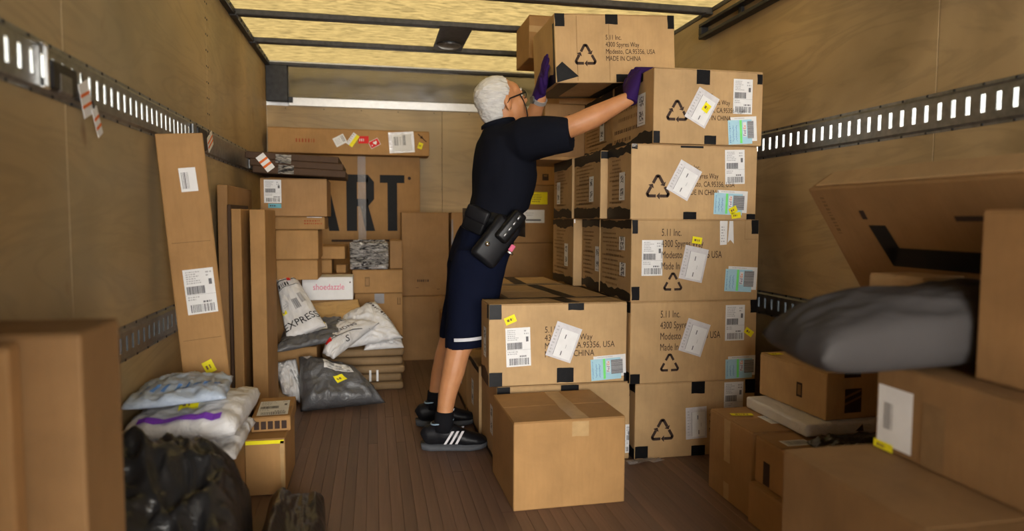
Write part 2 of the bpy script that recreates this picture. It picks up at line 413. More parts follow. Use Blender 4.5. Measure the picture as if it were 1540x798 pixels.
# dome lamp plate between two roof bows
lp = empty('ceiling_lamp', (.46, 4.0, H-.035)); tag(lp, 'unlit dome lamp on a brown metal plate between roof bows', 'lamp')
box_obj('mounting_plate', -.09, .09, -.21, .45-.12, -.006, 0, MT['bow_grey'], lp, .002)
bm = bmesh.new()
tube(bm, [(0, .18, -.006), (0, .18, -.014), (0, .18, -.022), (0, .18, -.028)], [.07, .07, .06, .03], 28); link('lamp_dome', bm_mesh(bm), lp, MT['steel'], True)
bm = bmesh.new(); tube(bm, [(0, .18, -.0055), (0, .18, -.012)], [.08, .078], 28); link('lamp_rim', bm_mesh(bm), lp, MT['dark_steel'])
ground = box_obj('ground', -14, 14, -16, 16, -1.12, -1.1, MT['asphalt'], bev=0); tag(ground, 'paved yard under the truck', kind='structure')

# ------------------------------------------------------------------ flat print helpers (2D polygons)
_tc = {}
def text2d(s, size, sx=1.0, align='LEFT', bold=0.0):
    key = (s, align)
    if key not in _tc:
        c = bpy.data.curves.new('t', 'FONT'); c.body = s; c.size = 1; c.align_x = align; c.fill_mode = 'FRONT'; c.resolution_u = 3
        o = bpy.data.objects.new('t', c); COL.objects.link(o)
        dg = bpy.context.evaluated_depsgraph_get(); dg.update()
        me = bpy.data.meshes.new_from_object(o.evaluated_get(dg))
        _tc[key] = [[(me.vertices[i].co.x, me.vertices[i].co.y) for i in p.vertices] for p in me.polygons]
        bpy.data.objects.remove(o); bpy.data.curves.remove(c); bpy.data.meshes.remove(me)
    return [[(x*size*sx, y*size) for x, y in p] for p in _tc[key]]
def rect(x0, x1, y0, y1): return [(x0, y0), (x1, y0), (x1, y1), (x0, y1)]
def shift(polys, dx, dy, rot=0):
    c, s = math.cos(rot), math.sin(rot)
    return [[(x*c-y*s+dx, x*s+y*c+dy) for x, y in p] for p in polys]
def barcode(x0, x1, y0, y1, seed=0):
    r = random.Random(seed); out = []; x = x0
    while x < x1:
        wd = r.choice((.0012, .0018, .0026, .0036)); out.append(rect(x, min(x+wd, x1), y0, y1)); x += wd+r.choice((.0012, .002, .003))
    return out
def lines(x0, x1, y0, y1, n, seed=0, fill=.5):
    """illegible small print: rows of short dashes"""
    r = random.Random(seed); out = []; dy = (y1-y0)/n
    for i in range(n):
        y = y1-(i+1)*dy; x = x0; end = x0+(x1-x0)*r.uniform(.55, 1)
        while x < end:
            wd = r.uniform(.004, .012)*min(1.5, max(1, dy/.008))*.6; out.append(rect(x, min(x+wd, end), y+dy*(1-fill)/2, y+dy*(1+fill)/2)); x += wd+dy*.3
    return out
def recycle(s, solid=True):
    """three bent arrows of the recycling triangle, overall size s"""
    out = []
    A = [Vector((math.cos(R(90+120*k)), math.sin(R(90+120*k))))*s*.5 for k in range(3)]
    t = s*.052
    for k in range(3):
        a, c, d = A[k-1], A[k], A[(k+1) % 3]
        p0 = a.lerp(c, .60); p1 = a.lerp(c, .90); p2 = c.lerp(d, .10); p3 = c.lerp(d, .40)
        pm = (p1+p2)*.5*.93 + c*.07
        pts = [p0, p1, pm, p2, p3]
        for q0, q1 in zip(pts, pts[1:]):
            dd = (q1-q0).normalized(); nn = Vector((-dd.y, dd.x))*t; q0 = q0-dd*t*.3; q1 = q1+dd*t*.3
            out.append([tuple(q0-nn), tuple(q1-nn), tuple(q1+nn), tuple(q0+nn)])
        if solid:
            dd = (p0-p1).normalized(); nn = Vector((-dd.y, dd.x))
            e = p0+dd*s*.02; out.append([tuple(e+nn*t*2.3), tuple(e-nn*t*2.3), tuple(e+dd*s*.12)])
    return out

# a decal kind = list of (polygons, material, layer)
def k_ship(w_=.088, h_=.15, seed=1):
    x0, x1, y0, y1 = -w_/2, w_/2, -h_/2, h_/2
    return [([rect(x0, x1, y0, y1)], 'paper', 0),
            (lines(x0+.008, x0+.05*w_/.088, y1-.05*h_/.15, y1-.006, 6, seed), 'light_ink', 1), (lines(x1-.025, x1-.006, y1-.03, y1-.008, 2, seed+1), 'light_ink', 1),
            ([rect(x1-.018, x1-.008, y1-.055*h_/.15, y1-.036*h_/.15)], 'grey_ink', 1),
            (barcode(x0+.006, x0+w_*.66, -.008*h_/.15, .018*h_/.15, seed), 'grey_ink', 1), ([rect(x0+.006, x0+w_*.66, -.008*h_/.15, .018*h_/.15)], 'light_ink', .5),
            (lines(x0+.006, x0+w_*.5, -.03*h_/.15, -.014*h_/.15, 2, seed+2), 'light_ink', 1), (lines(x0+w_*.55, x1-.006, -.04*h_/.15, -.032*h_/.15, 1, seed+3, .8), 'grey_ink', 1),
            (barcode(x0+w_*.12, x1-w_*.08, y0+.006, y0+.032*h_/.15, seed+5), 'grey_ink', 1), ([rect(x0, x1, -.0115*h_/.15, -.0105*h_/.15)], 'light_ink', 1)]
def k_pouch(w_=.10, h_=.135, seed=1):
    x0, x1, y0, y1 = -w_/2, w_/2, -h_/2, h_/2
    return [([rect(x0, x1, y0, y1)], 'pouch', 0), ([rect(x0+.028, x1-.008, y0+.008, y1-.022)], 'paper', 1),
            (lines(x0+.008, x0+.022, y0+.012, y1-.012, 9, seed, .35), 'light_ink', 1), ([rect(x0+.0265, x0+.028, y0+.012, y1-.02)], 'grey_ink', 1.5),
            ([rect(x0+.052, x0+.056, .014, .032), rect(x0+.056, x0+.060, y0+.018, y0+.036)], 'grey_ink', 2), ([rect(x0+.068, x0+.0695, y0+.05, y0+.066)], 'light_ink', 2)]
def k_blue(w_=.135, h_=.105, seed=1):
    x0, x1, y0, y1 = -w_/2, w_/2, -h_/2, h_/2
    d = [([rect(x0+.012, x1, y0+.010, y1)], 'paper', 0), ([rect(x0, x1-.022, y0, y1-.012)], 'sky_paper', 1), ([rect(x0+.052, x0+.062, y0+.004, y1-.013)], 'green_ink', 1.5),
         ([rect(x0+.066, x0+.082, y0+.030, y1-.022)], 'paper', 2), (barcode(-.0, 1, 0, 0), 'grey_ink', 2)]
    d.pop()
    r = random.Random(seed); bars = []; y = y0+.022
    while y < y1-.02:
        t = r.choice((.0013, .002, .003)); bars.append(rect(x0+.086, x1-.014, y, y+t)); y += t+r.choice((.0012, .002))
    d.append((bars, 'grey_ink', 2)); d.append(([rect(x0+.086, x1-.014, y0+.022, y1-.02)], 'light_ink', 1.7))
    d.append((lines(x0+.006, x0+.012, y0+.006, y1-.02, 12, seed, .4), 'blue_ink', 2))
    hw = []
    for k in range(2):
        px = x0+.022+k*.014; yy = y0+.012
        while yy < y1-.04:
            q = r.uniform(-.004, .004); hw.append([(px+q, yy), (px+q+.0015, yy), (px-q+.0015, yy+.011), (px-q, yy+.011)]); yy += .009
    d.append((hw, 'blue_ink', 2)); d.append((lines(x0+.03, x1-.03, y1-.009, y1-.003, 1, seed, .5), 'light_ink', 1))
    # carrier wordmark running up the slip
    d.append((shift(text2d('Fed', .017, 1), x0+.079, y0+.032, R(90)), 'purple_ink', 3)); d.append((shift(text2d('Ex', .017, 1), x0+.079, y0+.032+.0275, R(90)), 'orange_ink', 3))
    return d
def k_sticker(w_=.042, h_=.026, seed=1):
    return [([rect(-w_/2, w_/2, -h_/2, h_/2)], 'yellow', 0), (lines(-w_*.3, w_*.3, -h_*.2, h_*.2, 1, seed, .8), 'old_ink', 1)]
def k_code(w_=.06, h_=.10, seed=1):
    r = random.Random(seed); q = []
    for cy in (h_*.24, -h_*.22):
        for i in range(7):
            for j in range(7):
                if r.random() < .55: q.append(rect(-w_*.26+i*w_*.075, -w_*.26+(i+1)*w_*.075, cy-w_*.2+j*w_*.065, cy-w_*.2+(j+1)*w_*.065))
    return [([rect(-w_/2, w_/2, -h_/2, h_/2)], 'paper', 0), (q, 'grey_ink', 1), (lines(-w_*.3, w_*.3, -h_*.45, -h_*.40, 1, seed), 'grey_ink', 1)]
def k_lines(w_, h_, n, m='old_ink', seed=1, fill=.45): return [(lines(-w_/2, w_/2, -h_/2, h_/2, n, seed, fill), m, 0)]
def k_addr(size, lead, rows, m='ink', sx=.72):
    return [([p for i, s in enumerate(rows) for p in shift(text2d(s, size, sx), 0, -i*lead-size*.35)], m, 0)]
def k_tape(w_, h_, m='black_tape', seed=1, jag=.004):
    n = max(4, int(max(w_, h_)/.014)); p = []; j = min(jag, h_*.45)
    if w_ >= h_:
        f = lambda i, o: j*1.5*(noise.noise((w_*i/n*9, seed*3.7+o, .5))+.5*noise.noise((w_*i/n*31, seed*1.9, o)))
        p = [(-w_/2+w_*i/n, -h_/2+f(i, 0)) for i in range(n+1)] + [(w_/2-w_*i/n, h_/2+f(n-i, 5)) for i in range(n+1)]
        q = [[p[i], p[i+1], p[2*n+1-i-1], p[2*n+1-i]] for i in range(n)]
    else:
        q = [[(y, x) for x, y in pp][::-1] for pp in k_tape(h_, w_, m, seed, jag)[0][0]]
    return [(q, m, 0)]

FACES = {'front': (lambda w, d, h: (Vector((-w/2, -d/2, h)), Vector((1, 0, 0)), Vector((0, 0, -1)), Vector((0, -1, 0)))),
         'left': (lambda w, d, h: (Vector((-w/2, d/2, h)), Vector((0, -1, 0)), Vector((0, 0, -1)), Vector((-1, 0, 0)))),
         'right': (lambda w, d, h: (Vector((w/2, -d/2, h)), Vector((0, 1, 0)), Vector((0, 0, -1)), Vector((1, 0, 0)))),
         'top': (lambda w, d, h: (Vector((-w/2, d/2, h)), Vector((1, 0, 0)), Vector((0, -1, 0)), Vector((0, 0, 1)))),
         'bottom': (lambda w, d, h: (Vector((-w/2, -d/2, 0)), Vector((1, 0, 0)), Vector((0, 1, 0)), Vector((0, 0, -1))))}

def polys_mesh(kind, place, name):
    """place(x, y, layer) -> 3D point"""
    verts, faces, mi, mats = [], [], [], []
    for polys, m, layer in kind:
        if m not in mats: mats.append(m)
        for p in polys:
            k0 = len(verts); verts += [place(x, y, layer) for x, y in p]; faces.append(list(range(k0, len(verts)))); mi.append(mats.index(m))
    me = bpy.data.meshes.new(name); me.from_pydata(verts, [], faces); me.polygons.foreach_set('material_index', mi)
    for m in mats: me.materials.append(MT[m])
    me.update(); return me

class Carton:
    def __init__(s, label, x0, x1, y0, y1, z0, z1, m='card_a', rz=0, rx=0, ry=0, name='carton', cat='carton', group=None, flaps=True, seed=0, bev=.004, seam='x'):
        s.w, s.d, s.h = x1-x0, y1-y0, z1-z0
        s.root = empty(name, ((x0+x1)/2, (y0+y1)/2, z0), (R(rx), R(ry), R(rz))); tag(s.root, label, cat, group)
        w_, d_, h_ = s.w, s.d, s.h
        ft = .0035 if flaps else 0
        bm = bmesh.new(); add_box(bm, -w_/2, w_/2, -d_/2, d_/2, 0, h_-ft, bev, 2)
        big = [f for f in bm.faces if f.calc_area() > .3*max(.0001, min(w_*h_, d_*h_, w_*d_))]
        rr = random.Random(seed+7)
        bmesh.ops.poke(bm, faces=big)
        for v in bm.verts:
            if len(v.link_faces) == 4 and all(len(f.verts) == 3 for f in v.link_faces): v.co -= v.normal*rr.uniform(.0, .0025)
        s.body = link('body', bm_mesh(bm, 'carton_body'), s.root, MT[m])
        if flaps:
            g = .0015
            if seam == 'x': fl = ((-w_/2+.002, w_/2-.002, -d_/2+.001, -g), (-w_/2+.002, w_/2-.002, g, d_/2-.001))
            else: fl = ((-w_/2+.001, -g, -d_/2+.002, d_/2-.002), (g, w_/2-.001, -d_/2+.002, d_/2-.002))
            for q in fl: box_obj('flap', *q, h_-ft+.0002, h_, MT[m], s.root, .001)
    def put(s, name, face, u, v, kind, rot=0, lab=None, lift=.0009):
        if name in ('sticker',): lift += .0022
        elif name == 'document_pouch': lift += .0008
        O, U, V, n = FACES[face](s.w, s.d, s.h); c, sn = math.cos(R(rot)), math.sin(R(rot))
        def pl(x, y, l):
            X, Yy = x*c-y*sn, x*sn+y*c
            L = {'front': (s.w, s.h), 'left': (s.d, s.h), 'right': (s.d, s.h), 'top': (s.w, s.d), 'bottom': (s.w, s.d)}[face]
            return O+U*min(max(u+X, .001), L[0]-.001)+V*min(max(v-Yy, .001), L[1]-.001)+n*(lift+.0004*l)
        o = link(name, polys_mesh(kind, pl, name), s.root)
        if lab: o['label'] = lab
        return s
    def tape(s, face, u, v, w_, h_, m='black_tape', seed=0, jag=.003, rot=0):
        return s.put('tape', face, u, v, k_tape(w_, h_, m, seed, jag), rot, lift=.0013)

# ------------------------------------------------------------------ tall stack of taped, printed cartons
ADDR_A = ['5.11 Inc.', '4300 Spyres Way', 'Modesto, CA.95356, USA', 'MADE IN CHINA']
ADDR_B = ['5.11 Inc.', '4300 Spyres Way', 'Modesto, CA 95356 USA', 'Made In China']
G5 = 'taped printed cartons in the tall stack'
def side_marks(c, seed, code_u=.7, two=False):
    """print, code sticker and black edge tape on the face turned to the aisle"""
    for i, (v, hh) in enumerate(((.24, .07), (.40, .07), (.62, .15), (.80, .06))):
        c.put('printed_text', 'left', c.d*.46, c.h*v, k_lines(c.d*(.5+.24*((seed+i) % 2)), hh*c.h/.33*.8, max(2, int(hh/.022)), 'old_ink', seed*7+i, .38))
    if two:
        c.put('sticker', 'left', c.d*code_u, c.h*.30, k_code(.07, .055, seed)); c.put('sticker', 'left', c.d*code_u+.01, c.h*.62, k_code(.07, .055, seed+1))
    else: c.put('sticker', 'left', c.d*code_u, c.h*.55, k_code(.065, .115, seed))
    c.tape('left', c.d/2, .020, c.d*.99, .042, seed=seed, jag=.011); c.tape('left', c.d/2, c.h-.022, c.d*.99, .048, seed=seed+1, jag=.012)

b1 = Carton('bottom taped carton of the tall stack, recycling mark half beside low brown boxes', 1.046, 1.585, 2.59, 2.98, 0, .317, group=None)
b1.put('recycling_mark', 'front', .121, .206, [(recycle(.115), 'ink', 0)]).put('document_pouch', 'front', .272, .176, k_pouch(.095, .135, 3), 2).put('shipping_label', 'front', .44, .085, k_ship(.088, .15, 4))
b1.put('printed_text', 'front', .33, .145, k_addr(.026, .032, ADDR_A[1:]))
b1.tape('front', .277, .026, .06, .05).tape('front', .03, .288, .056, .05).tape('front', .283, .295, .062, .042).tape('front', .515, .03, .045, .06)
side_marks(b1, 11)
b2 = Carton('second carton from the floor in the tall stack, recycling outline under address', 1.02, 1.583, 2.59, 2.975, .317, .655)
b2.put('printed_text', 'front', .128, .052, k_addr(.042, .0455, ADDR_B, 'ink', .62)).put('recycling_mark', 'front', .173, .262, [(recycle(.095, False), 'ink', 0)])
b2.put('document_pouch', 'front', .281, .153, k_pouch(.105, .14, 5), -18).put('shipping_label', 'front', .463, .096, k_ship(seed=6)).put('sticker', 'front', .527, .137, k_sticker(), -35).put('shipping_label', 'front', .497, .285, k_blue(.145, .095, 6), 1)
b2.tape('front', .022, .318, .042, .04).tape('front', .548, .02, .03, .07)
side_marks(b2, 12)
b3 = Carton('taped carton at camera height in stack, torn paper tag at corner', 1.018, 1.583, 2.59, 2.97, .655, .99)
b3.put('printed_text', 'front', .128, .052, k_addr(.042, .0455, ADDR_B, 'ink', .62)).put('recycling_mark', 'front', .182, .262, [(recycle(.095, False), 'ink', 0)])
b3.put('shipping_label', 'front', .09, .156, k_ship(.09, .145, 8)).put('document_pouch', 'front', .272, .182, k_pouch(.105, .14, 7), -12).put('sticker', 'front', .284, .085, k_sticker(.043, .028, 2), -8)
b3.put('paper_tag', 'front', .40, .055, [([[(-.012, -.05), (.018, -.048), (.02, .05), (-.015, .05)], [(.022, -.04), (.034, -.028), (.05, -.045), (.045, .05), (.028, .05)]], 'paper', 0), (lines(-.008, .012, -.04, .03, 6, 3, .4), 'light_ink', 1)])
b3.put('shipping_label', 'front', .487, .248, k_blue(.145, .105, 9), -3)
b3.tape('front', .02, .30, .032, .055).tape('front', .545, .03, .03, .058).tape('front', .014, .03, .022, .055)
b3.put('crease', 'front', .53, .05, [([rect(-.03, .03, -.031, -.0298), rect(-.031, -.0298, -.03, .05)], 'old_ink', 0)])
side_marks(b3, 13, .74, True)
b4 = Carton('fourth carton from the floor in stack, two yellow stickers over blue slip', 1.012, 1.565, 2.59, 2.865, .99, 1.292)
b4.put('recycling_mark', 'front', .115, .178, [(recycle(.118), 'ink', 0)]).put('printed_text', 'front', .225, .09, k_addr(.031, .0335, ADDR_A, 'ink', .70))
b4.put('document_pouch', 'front', .228, .143, k_pouch(.105, .135, 9), -28).put('shipping_label', 'front', .452, .085, k_ship(.088, .14, 10), 2).put('shipping_label', 'front', .437, .232, k_blue(.15, .10, 3), -2)
b4.put('sticker', 'front', .448, .262, k_sticker(.036, .026, 3), 25).put('sticker', 'front', .462, .284, k_sticker(.042, .024, 4), 8)
b4.tape('front', .01, .012, .03, .02, 'foil').tape('front', .256, .287, .058, .03).tape('front', .53, .29, .04, .022).tape('top', .05, .02, .1, .03)
b4.put('torn_edge', 'front', .27, .008, [([rect(-.06, .04, -.004, .004)], 'black', 0)])
side_marks(b4, 14, .66)
b5 = Carton('top carton of the tall stack with yellow sticker on its pouch', 1.094, 1.57, 2.57, 3.05, 1.293, 1.592)
b5.put('recycling_mark', 'front', .10, .176, [(recycle(.105), 'ink', 0)]).put('printed_text', 'front', .19, .098, k_addr(.028, .031, ADDR_A, 'ink', .70))
b5.put('document_pouch', 'front', .207, .153, k_pouch(.10, .135, 11), -28).put('sticker', 'front', .225, .153, k_sticker(.030, .036, 5), -35).put('shipping_label', 'front', .386, .102, k_ship(.085, .14, 12)).put('shipping_label', 'front', .388, .238, k_blue(.128, .11, 4), 4)
b5.tape('front', .21, .032, .058, .056).tape('front', .246, .281, .052, .034).tape('front', .46, .03, .022, .04)
b5.put('printed_text', 'left', .24, .07, k_lines(.34, .03, 1, 'ink', 3, .6)).put('printed_text', 'left', .22, .23, k_lines(.36, .08, 2, 'ink', 5, .4)).put('printed_text', 'left', .24, .14, k_lines(.30, .08, 2, 'old_ink', 9, .4))
b5.put('sticker', 'left', .36, .15, k_code(.085, .13, 15))
b5.tape('left', .24, .278, .47, .045, seed=3, jag=.012).tape('front', .012, .275, .03, .05).tape('left', .20, .02, .34, .035, seed=5, jag=.012)

held = Carton('taped carton being pushed onto the stack by the person', .79, 1.35, 2.93, 3.33, 1.597, 1.895, ry=-2.5)
held.put('recycling_mark', 'front', .138, .185, [(recycle(.115), 'ink', 0)]).put('printed_text', 'front', .232, .10, k_addr(.030, .0305, ADDR_A, 'ink', .74))
held.tape('front', .262, .022, .058, .042).tape('front', .024, .028, .042, .056).tape('front', .543, .03, .03, .06).tape('front', .318, .279, .08, .034)
held.put('tape', 'front', .05, .262, [([[(-.045, -.035), (.055, -.008), (-.02, .055)], [(-.045, -.035), (-.02, .055), (-.048, .03)]], 'black_tape', 0)])
held.tape('left', .2, .28, .39, .05, seed=4, jag=.012).tape('left', .38, .16, .03, .24, seed=9, jag=.006).tape('bottom', .06, .2, .09, .39, seed=4).tape('bottom', .3, .2, .07, .39, seed=5).tape('bottom', .30, .37, .5, .05, seed=6)
held.put('crease', 'front', .10, .15, [([rect(-.001, .001, -.14, .14), rect(.148, .1495, -.14, .14)], 'old_ink', 0)])

GR = 'printed cartons behind the tall stack'
r2u = Carton('printed carton poking out behind fourth stack carton, narrow front strip showing', .98, 1.53, 2.872, 3.265, .992, 1.290, seed=3); side_marks(r2u, 21, .70)
r2u.tape('front', .02, .02, .04, .03)
r3u = Carton('printed carton at far end of upper aisle row, above white edge', .97, 1.52, 3.275, 3.62, .992, 1.290, seed=4); side_marks(r3u, 22, .30)
r2l = Carton('printed carton squeezed behind camera height carton, code sticker at edge', 1.015, 1.57, 2.975, 3.24, .657, .99, seed=5); side_marks(r2l, 23, .92)
r3l = Carton('printed carton at far end of lower aisle row, narrow front strip', .972, 1.53, 3.25, 3.64, .657, .99, seed=6); side_marks(r3l, 24, .70)
r3l.put('white_edge', 'front', .012, .0, [([rect(-.012, -.004, -.02, .10)], 'paper', 0)], lift=.004)
r2t = Carton('printed carton behind the topmost stack carton under the held one', 1.10, 1.57, 3.056, 3.49, 1.292, 1.592, seed=7); side_marks(r2t, 25, .66)
pl = Carton('plain brown carton above the far aisle row under the held one', .885, 1.33, 3.50, 3.86, 1.312, 1.592, m='card_c')
sheet = Carton('loose cardboard sheet sticking out under the plain brown carton', .83, 1.09, 3.40, 3.85, 1.2915, 1.3105, m='card_b', flaps=False, name='cardboard_sheet', cat='cardboard', bev=.003)
sup = Carton('plain carton hidden behind the held carton', .96, 1.40, 3.50, 3.84, 1.594, 1.805, m='card_c')
topb = Carton('plain brown carton highest up against the translucent roof', .785, 1.13, 3.45, 3.76, 1.808, 2.025, m='card_b', rz=0)
topb.tape('front', .17, .07, .34, .03, 'brown_tape')
for i, (y0_, y1_) in enumerate(((2.985, 3.385), (3.40, 3.80))):
    for k, (za, zb) in enumerate(((0, .325), (.327, .652))):
        Carton('buried printed carton, %s layer, %s row behind the tall stack' % (('floor', 'second')[k], ('first', 'last')[i]), 1.05, 1.60, y0_, y1_, za, zb, seed=i*3+k)

# low stack beside the person, two high and three deep
mid = Carton('upper front carton of low stack, white label and yellow sticker', .44, 1.012, 2.61, 2.80, .327, .655)
mid.put('sticker', 'front', .085, .062, k_sticker(.046, .03, 6), 22).put('shipping_label', 'front', .118, .172, k_ship(.10, .155, 13), 2).put('printed_text', 'front', .225, .105, k_addr(.036, .033, ADDR_A, 'ink', .78))
mid.put('document_pouch', 'front', .305, .158, k_pouch(.11, .145, 14), -20).put('shipping_label', 'front', .495, .268, k_blue(.15, .10, 7), 3)
mid.tape('front', .355, .014, .066, .030).tape('front', .024, .030, .05, .06).tape('front', .312, .292, .07, .058).tape('front', .026, .300, .055, .055).tape('front', .575, .31, .028, .034)
mid.tape('top', .33, .095, .066, .185, rot=8).tape('top', .286, .012, .56, .022).put('sticker', 'left', .11, .16, k_code(.065, .12, 31))
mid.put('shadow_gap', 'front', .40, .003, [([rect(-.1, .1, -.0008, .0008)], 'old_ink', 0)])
mid.tape('left', .095, .30, .18, .05, seed=8, jag=.01).tape('left', .17, .03, .035, .055)
mlo = Carton('lower front carton of low stack, behind the plain floor box', .472, 1.03, 2.61, 2.995, 0, .325)
mlo.tape('front', .30, .025, .075, .042).tape('front', .026, .024, .055, .045).tape('front', .565, .03, .02, .06).put('shipping_label', 'front', .555, .24, k_ship(.03, .12, 3)).put('sticker', 'left', .28, .16, k_code(.065, .12, 32)).tape('left', .19, .312, .38, .022, seed=8, jag=.006)
for i, (y0_, y1_, tx, xu) in enumerate(((3.0, 3.40, 'middle', .56), (3.405, 3.83, 'far', .50))):
    up = Carton('upper %s carton of low stack with black tape across its top' % tx, xu, 1.012-.045*(i == 1), y0_-.195*(i == 0), y1_, .327, .652+.002*i, seed=i)
    up.tape('top', .25, up.d/2, .06, up.d*.98, rot=-6*i+4).tape('top', .22, .012, .43, .024).tape('top', .22, up.d-.012, .43, .024).put('sticker', 'left', .25, .16, k_code(.065, .12, 33+i)).tape('left', .2, .30, .39, .05, seed=i, jag=.01).tape('front', .22, .006, .06, .012)
    lo = Carton('lower %s carton of low stack behind the person\'s shoes' % tx, .46, 1.03, y0_, y1_, 0, .325, seed=i+5)
    lo.put('sticker', 'left', .22, .16, k_code(.065, .12, 36+i)).tape('left', .2, .31, .39, .026, seed=i, jag=.006).tape('left', .2, .02, .39, .026, seed=i+1, jag=.006)
fb = Carton('plain brown carton on the floor in front of the low stack', .452, .852, 2.2, 2.575, 0, .307, m='card_b', rz=1.0)
fb.tape('top', .235, .19, .06, .37, 'brown_tape', rot=0).tape('front', .235, .035, .06, .05, 'brown_tape')
fb.body['label'] = 'unprinted brown cardboard'
film = bmesh.new(); rr = random.Random(8)
gv = [[film.verts.new((1.0+.022*i, 2.535+.012*j+rr.uniform(-.004, .004), .004+abs(noise.noise((i*.9, j*1.3, 2)))*.022)) for j in range(4)] for i in range(8)]
for i in range(7):
    for j in range(3): film.faces.new((gv[i][j], gv[i+1][j], gv[i+1][j+1], gv[i][j+1]))
tag(link('plastic_scrap', bm_mesh(film), None, MT['clear_film'], True), 'scrap of clear plastic film on floor under the tall stack', 'plastic scrap')
Carton('short brown cardboard roll end standing on the topmost stack carton', 1.405, 1.435, 2.95, 2.99, 1.593, 1.675, m='card_c', name='cardboard_piece', cat='cardboard', flaps=False, bev=.008)
# ------------------------------------------------------------------ bags: pillow of film between four corners
class Bag:
    def __init__(s, name, label, C, up, dn, m, cat='bag', group=None, seed=0, wr=.012, nu=44, nv=34, p=3.0, q=.55, slope=(0, 0), crease=1.0, floor=None):
        s.C = [Vector(c) for c in C]; s.up, s.dn, s.seed, s.wr, s.p, s.q, s.sl, s.cr, s.fl = up, dn, seed, wr, p, q, slope, crease, floor
        tl, tr, br, bl = s.C
        s.n = ((tr-bl).cross(tl-br)).normalized()
        if s.n.dot(Vector((-.2, -1, 1.2))) < 0: s.n = -s.n
        verts, faces = [], []; idx = {}
        for side in (1, -1):
            for i in range(nu+1):
                for j in range(nv+1):
                    if side < 0 and (i in (0, nu) or j in (0, nv)): idx[(side, i, j)] = idx[(1, i, j)]; continue
                    idx[(side, i, j)] = len(verts); verts.append(s.surf(i/nu, j/nv, side))
        for i in range(nu):
            for j in range(nv):
                a = [idx[(1, i, j)], idx[(1, i+1, j)], idx[(1, i+1, j+1)], idx[(1, i, j+1)]]
                faces.append(a); faces.append([idx[(-1, i, j+1)], idx[(-1, i+1, j+1)], idx[(-1, i+1, j)], idx[(-1, i, j)]])
        o = sum(verts, Vector())/len(verts); zmin = min(v.z for v in verts); s.o = Vector((o.x, o.y, zmin))
        me = bpy.data.meshes.new(name); me.from_pydata([v-s.o for v in verts], [], faces); me.update()
        bm = bmesh.new(); bm.from_mesh(me); bmesh.ops.recalc_face_normals(bm, faces=bm.faces); bm.to_mesh(me); bm.free()
        s.root = empty(name, s.o); tag(s.root, label, cat, group)
        s.body = link('bag_film' if cat == 'bag' else 'wrapper', me, s.root, MT[m], True)
    def surf(s, u, v, side=1, off=0):
        """u across (left to right), v down (top to bottom)"""
        tl, tr, br, bl = s.C
        e = s.seed*7.31
        uu = u+.018*noise.noise((v*4, e, 1.7)); vv = v+.018*noise.noise((u*4, e, 9.2))
        P = (tl*(1-uu)+tr*uu)*(1-vv)+(bl*(1-uu)+br*uu)*vv
        a, b_ = abs(2*u-1), abs(2*v-1)
        t = max(0, (1-a**s.p)*(1-b_**s.p))**s.q
        k = (1+s.sl[0]*(u-.5)+s.sl[1]*(v-.5))
        lo = noise.noise((u*2.3+e, v*2.1, e))*.45
        cr = (1-abs(noise.noise((u*5+e, v*4+noise.noise((u*3, v*3, e)), 3.1)))*2)*s.wr*s.cr + (1-abs(noise.noise((u*11, v*9+e, 7.7)))*2)*s.wr*.45
        hgt = (s.up*k*t*(1+lo) + cr*min(1, t*2.2)) if side > 0 else -(s.dn*t*(1+lo*.5))
        q = P + s.n*(hgt+off)
        if s.fl is not None and q.z < s.fl: q.z = s.fl+.0005
        return q
    def put(s, name, u, v, kind, rot=0, du=None, dv=None, lift=.0035, lab=None):
        """decal follows the film; kind polygons are cut into small cells so that they drape"""
        tl, tr, br, bl = s.C
        Lu = ((tr-tl).length+(br-bl).length)/2; Lv = ((bl-tl).length+(br-tr).length)/2
        c, sn = math.cos(R(rot)), math.sin(R(rot))
        out = []
        for polys, m, layer in kind:
            pp = []
            for p in polys:
                if len(p) == 4:
                    A, B, Cc, D = [Vector(x) for x in p]
                    nx = max(1, min(10, int((B-A).length/.012))); ny = max(1, min(10, int((D-A).length/.012)))
                    g = lambda i, j: tuple((A*(1-i/nx)+B*i/nx)*(1-j/ny)+(D*(1-i/nx)+Cc*i/nx)*j/ny)
                    pp += [[g(i, j), g(i+1, j), g(i+1, j+1), g(i, j+1)] for i in range(nx) for j in range(ny)]
                else: pp.append(p)
            out.append((pp, m, layer))
        def pl(x, y, l):
            X, Yy = x*c-y*sn, x*sn+y*c
            return s.surf(min(max(u+X/Lu, .01), .99), min(max(v-Yy/Lv, .01), .99), 1, lift+.0009*l)-s.o
        o = link(name, polys_mesh(out, pl, name), s.root)
        if lab: o['label'] = lab
        return s

# ------------------------------------------------------------------ back wall: long carton, lettered board, cartons
art = Carton('large flat carton with huge black letters against the bulkhead', -.69, .33, 4.95, 5.05, 0, 1.425, m='card_b', flaps=False)
def quad_uv(*q): return [(x, -y) for x, y in q]
def ruv(u0, u1, v0, v1): return quad_uv((u0, v0), (u0, v1), (u1, v1), (u1, v0))
LET = {'A': [quad_uv((.30, .129), (.225, .526), (.295, .526), (.345, .23)), quad_uv((.30, .129), (.345, .23), (.385, .526), (.455, .526)), quad_uv((.30, .129), (.455, .526), (.37, .129)), ruv(.28, .40, .39, .43)],
       'R': [ruv(.505, .578, .129, .526), ruv(.578, .655, .129, .182), ruv(.578, .655, .30, .352), quad_uv((.655, .129), (.640, .182), (.640, .30), (.655, .352), (.697, .30), (.697, .18)), quad_uv((.600, .352), (.635, .526), (.702, .526), (.655, .345))],
       'T': [ruv(.737, .91, .129, .185), ruv(.79, .858, .185, .526)]}
for s_ in 'ART': art.put('printed_letter', 'front', 0, 0, [(LET[s_], 'black', 0)])
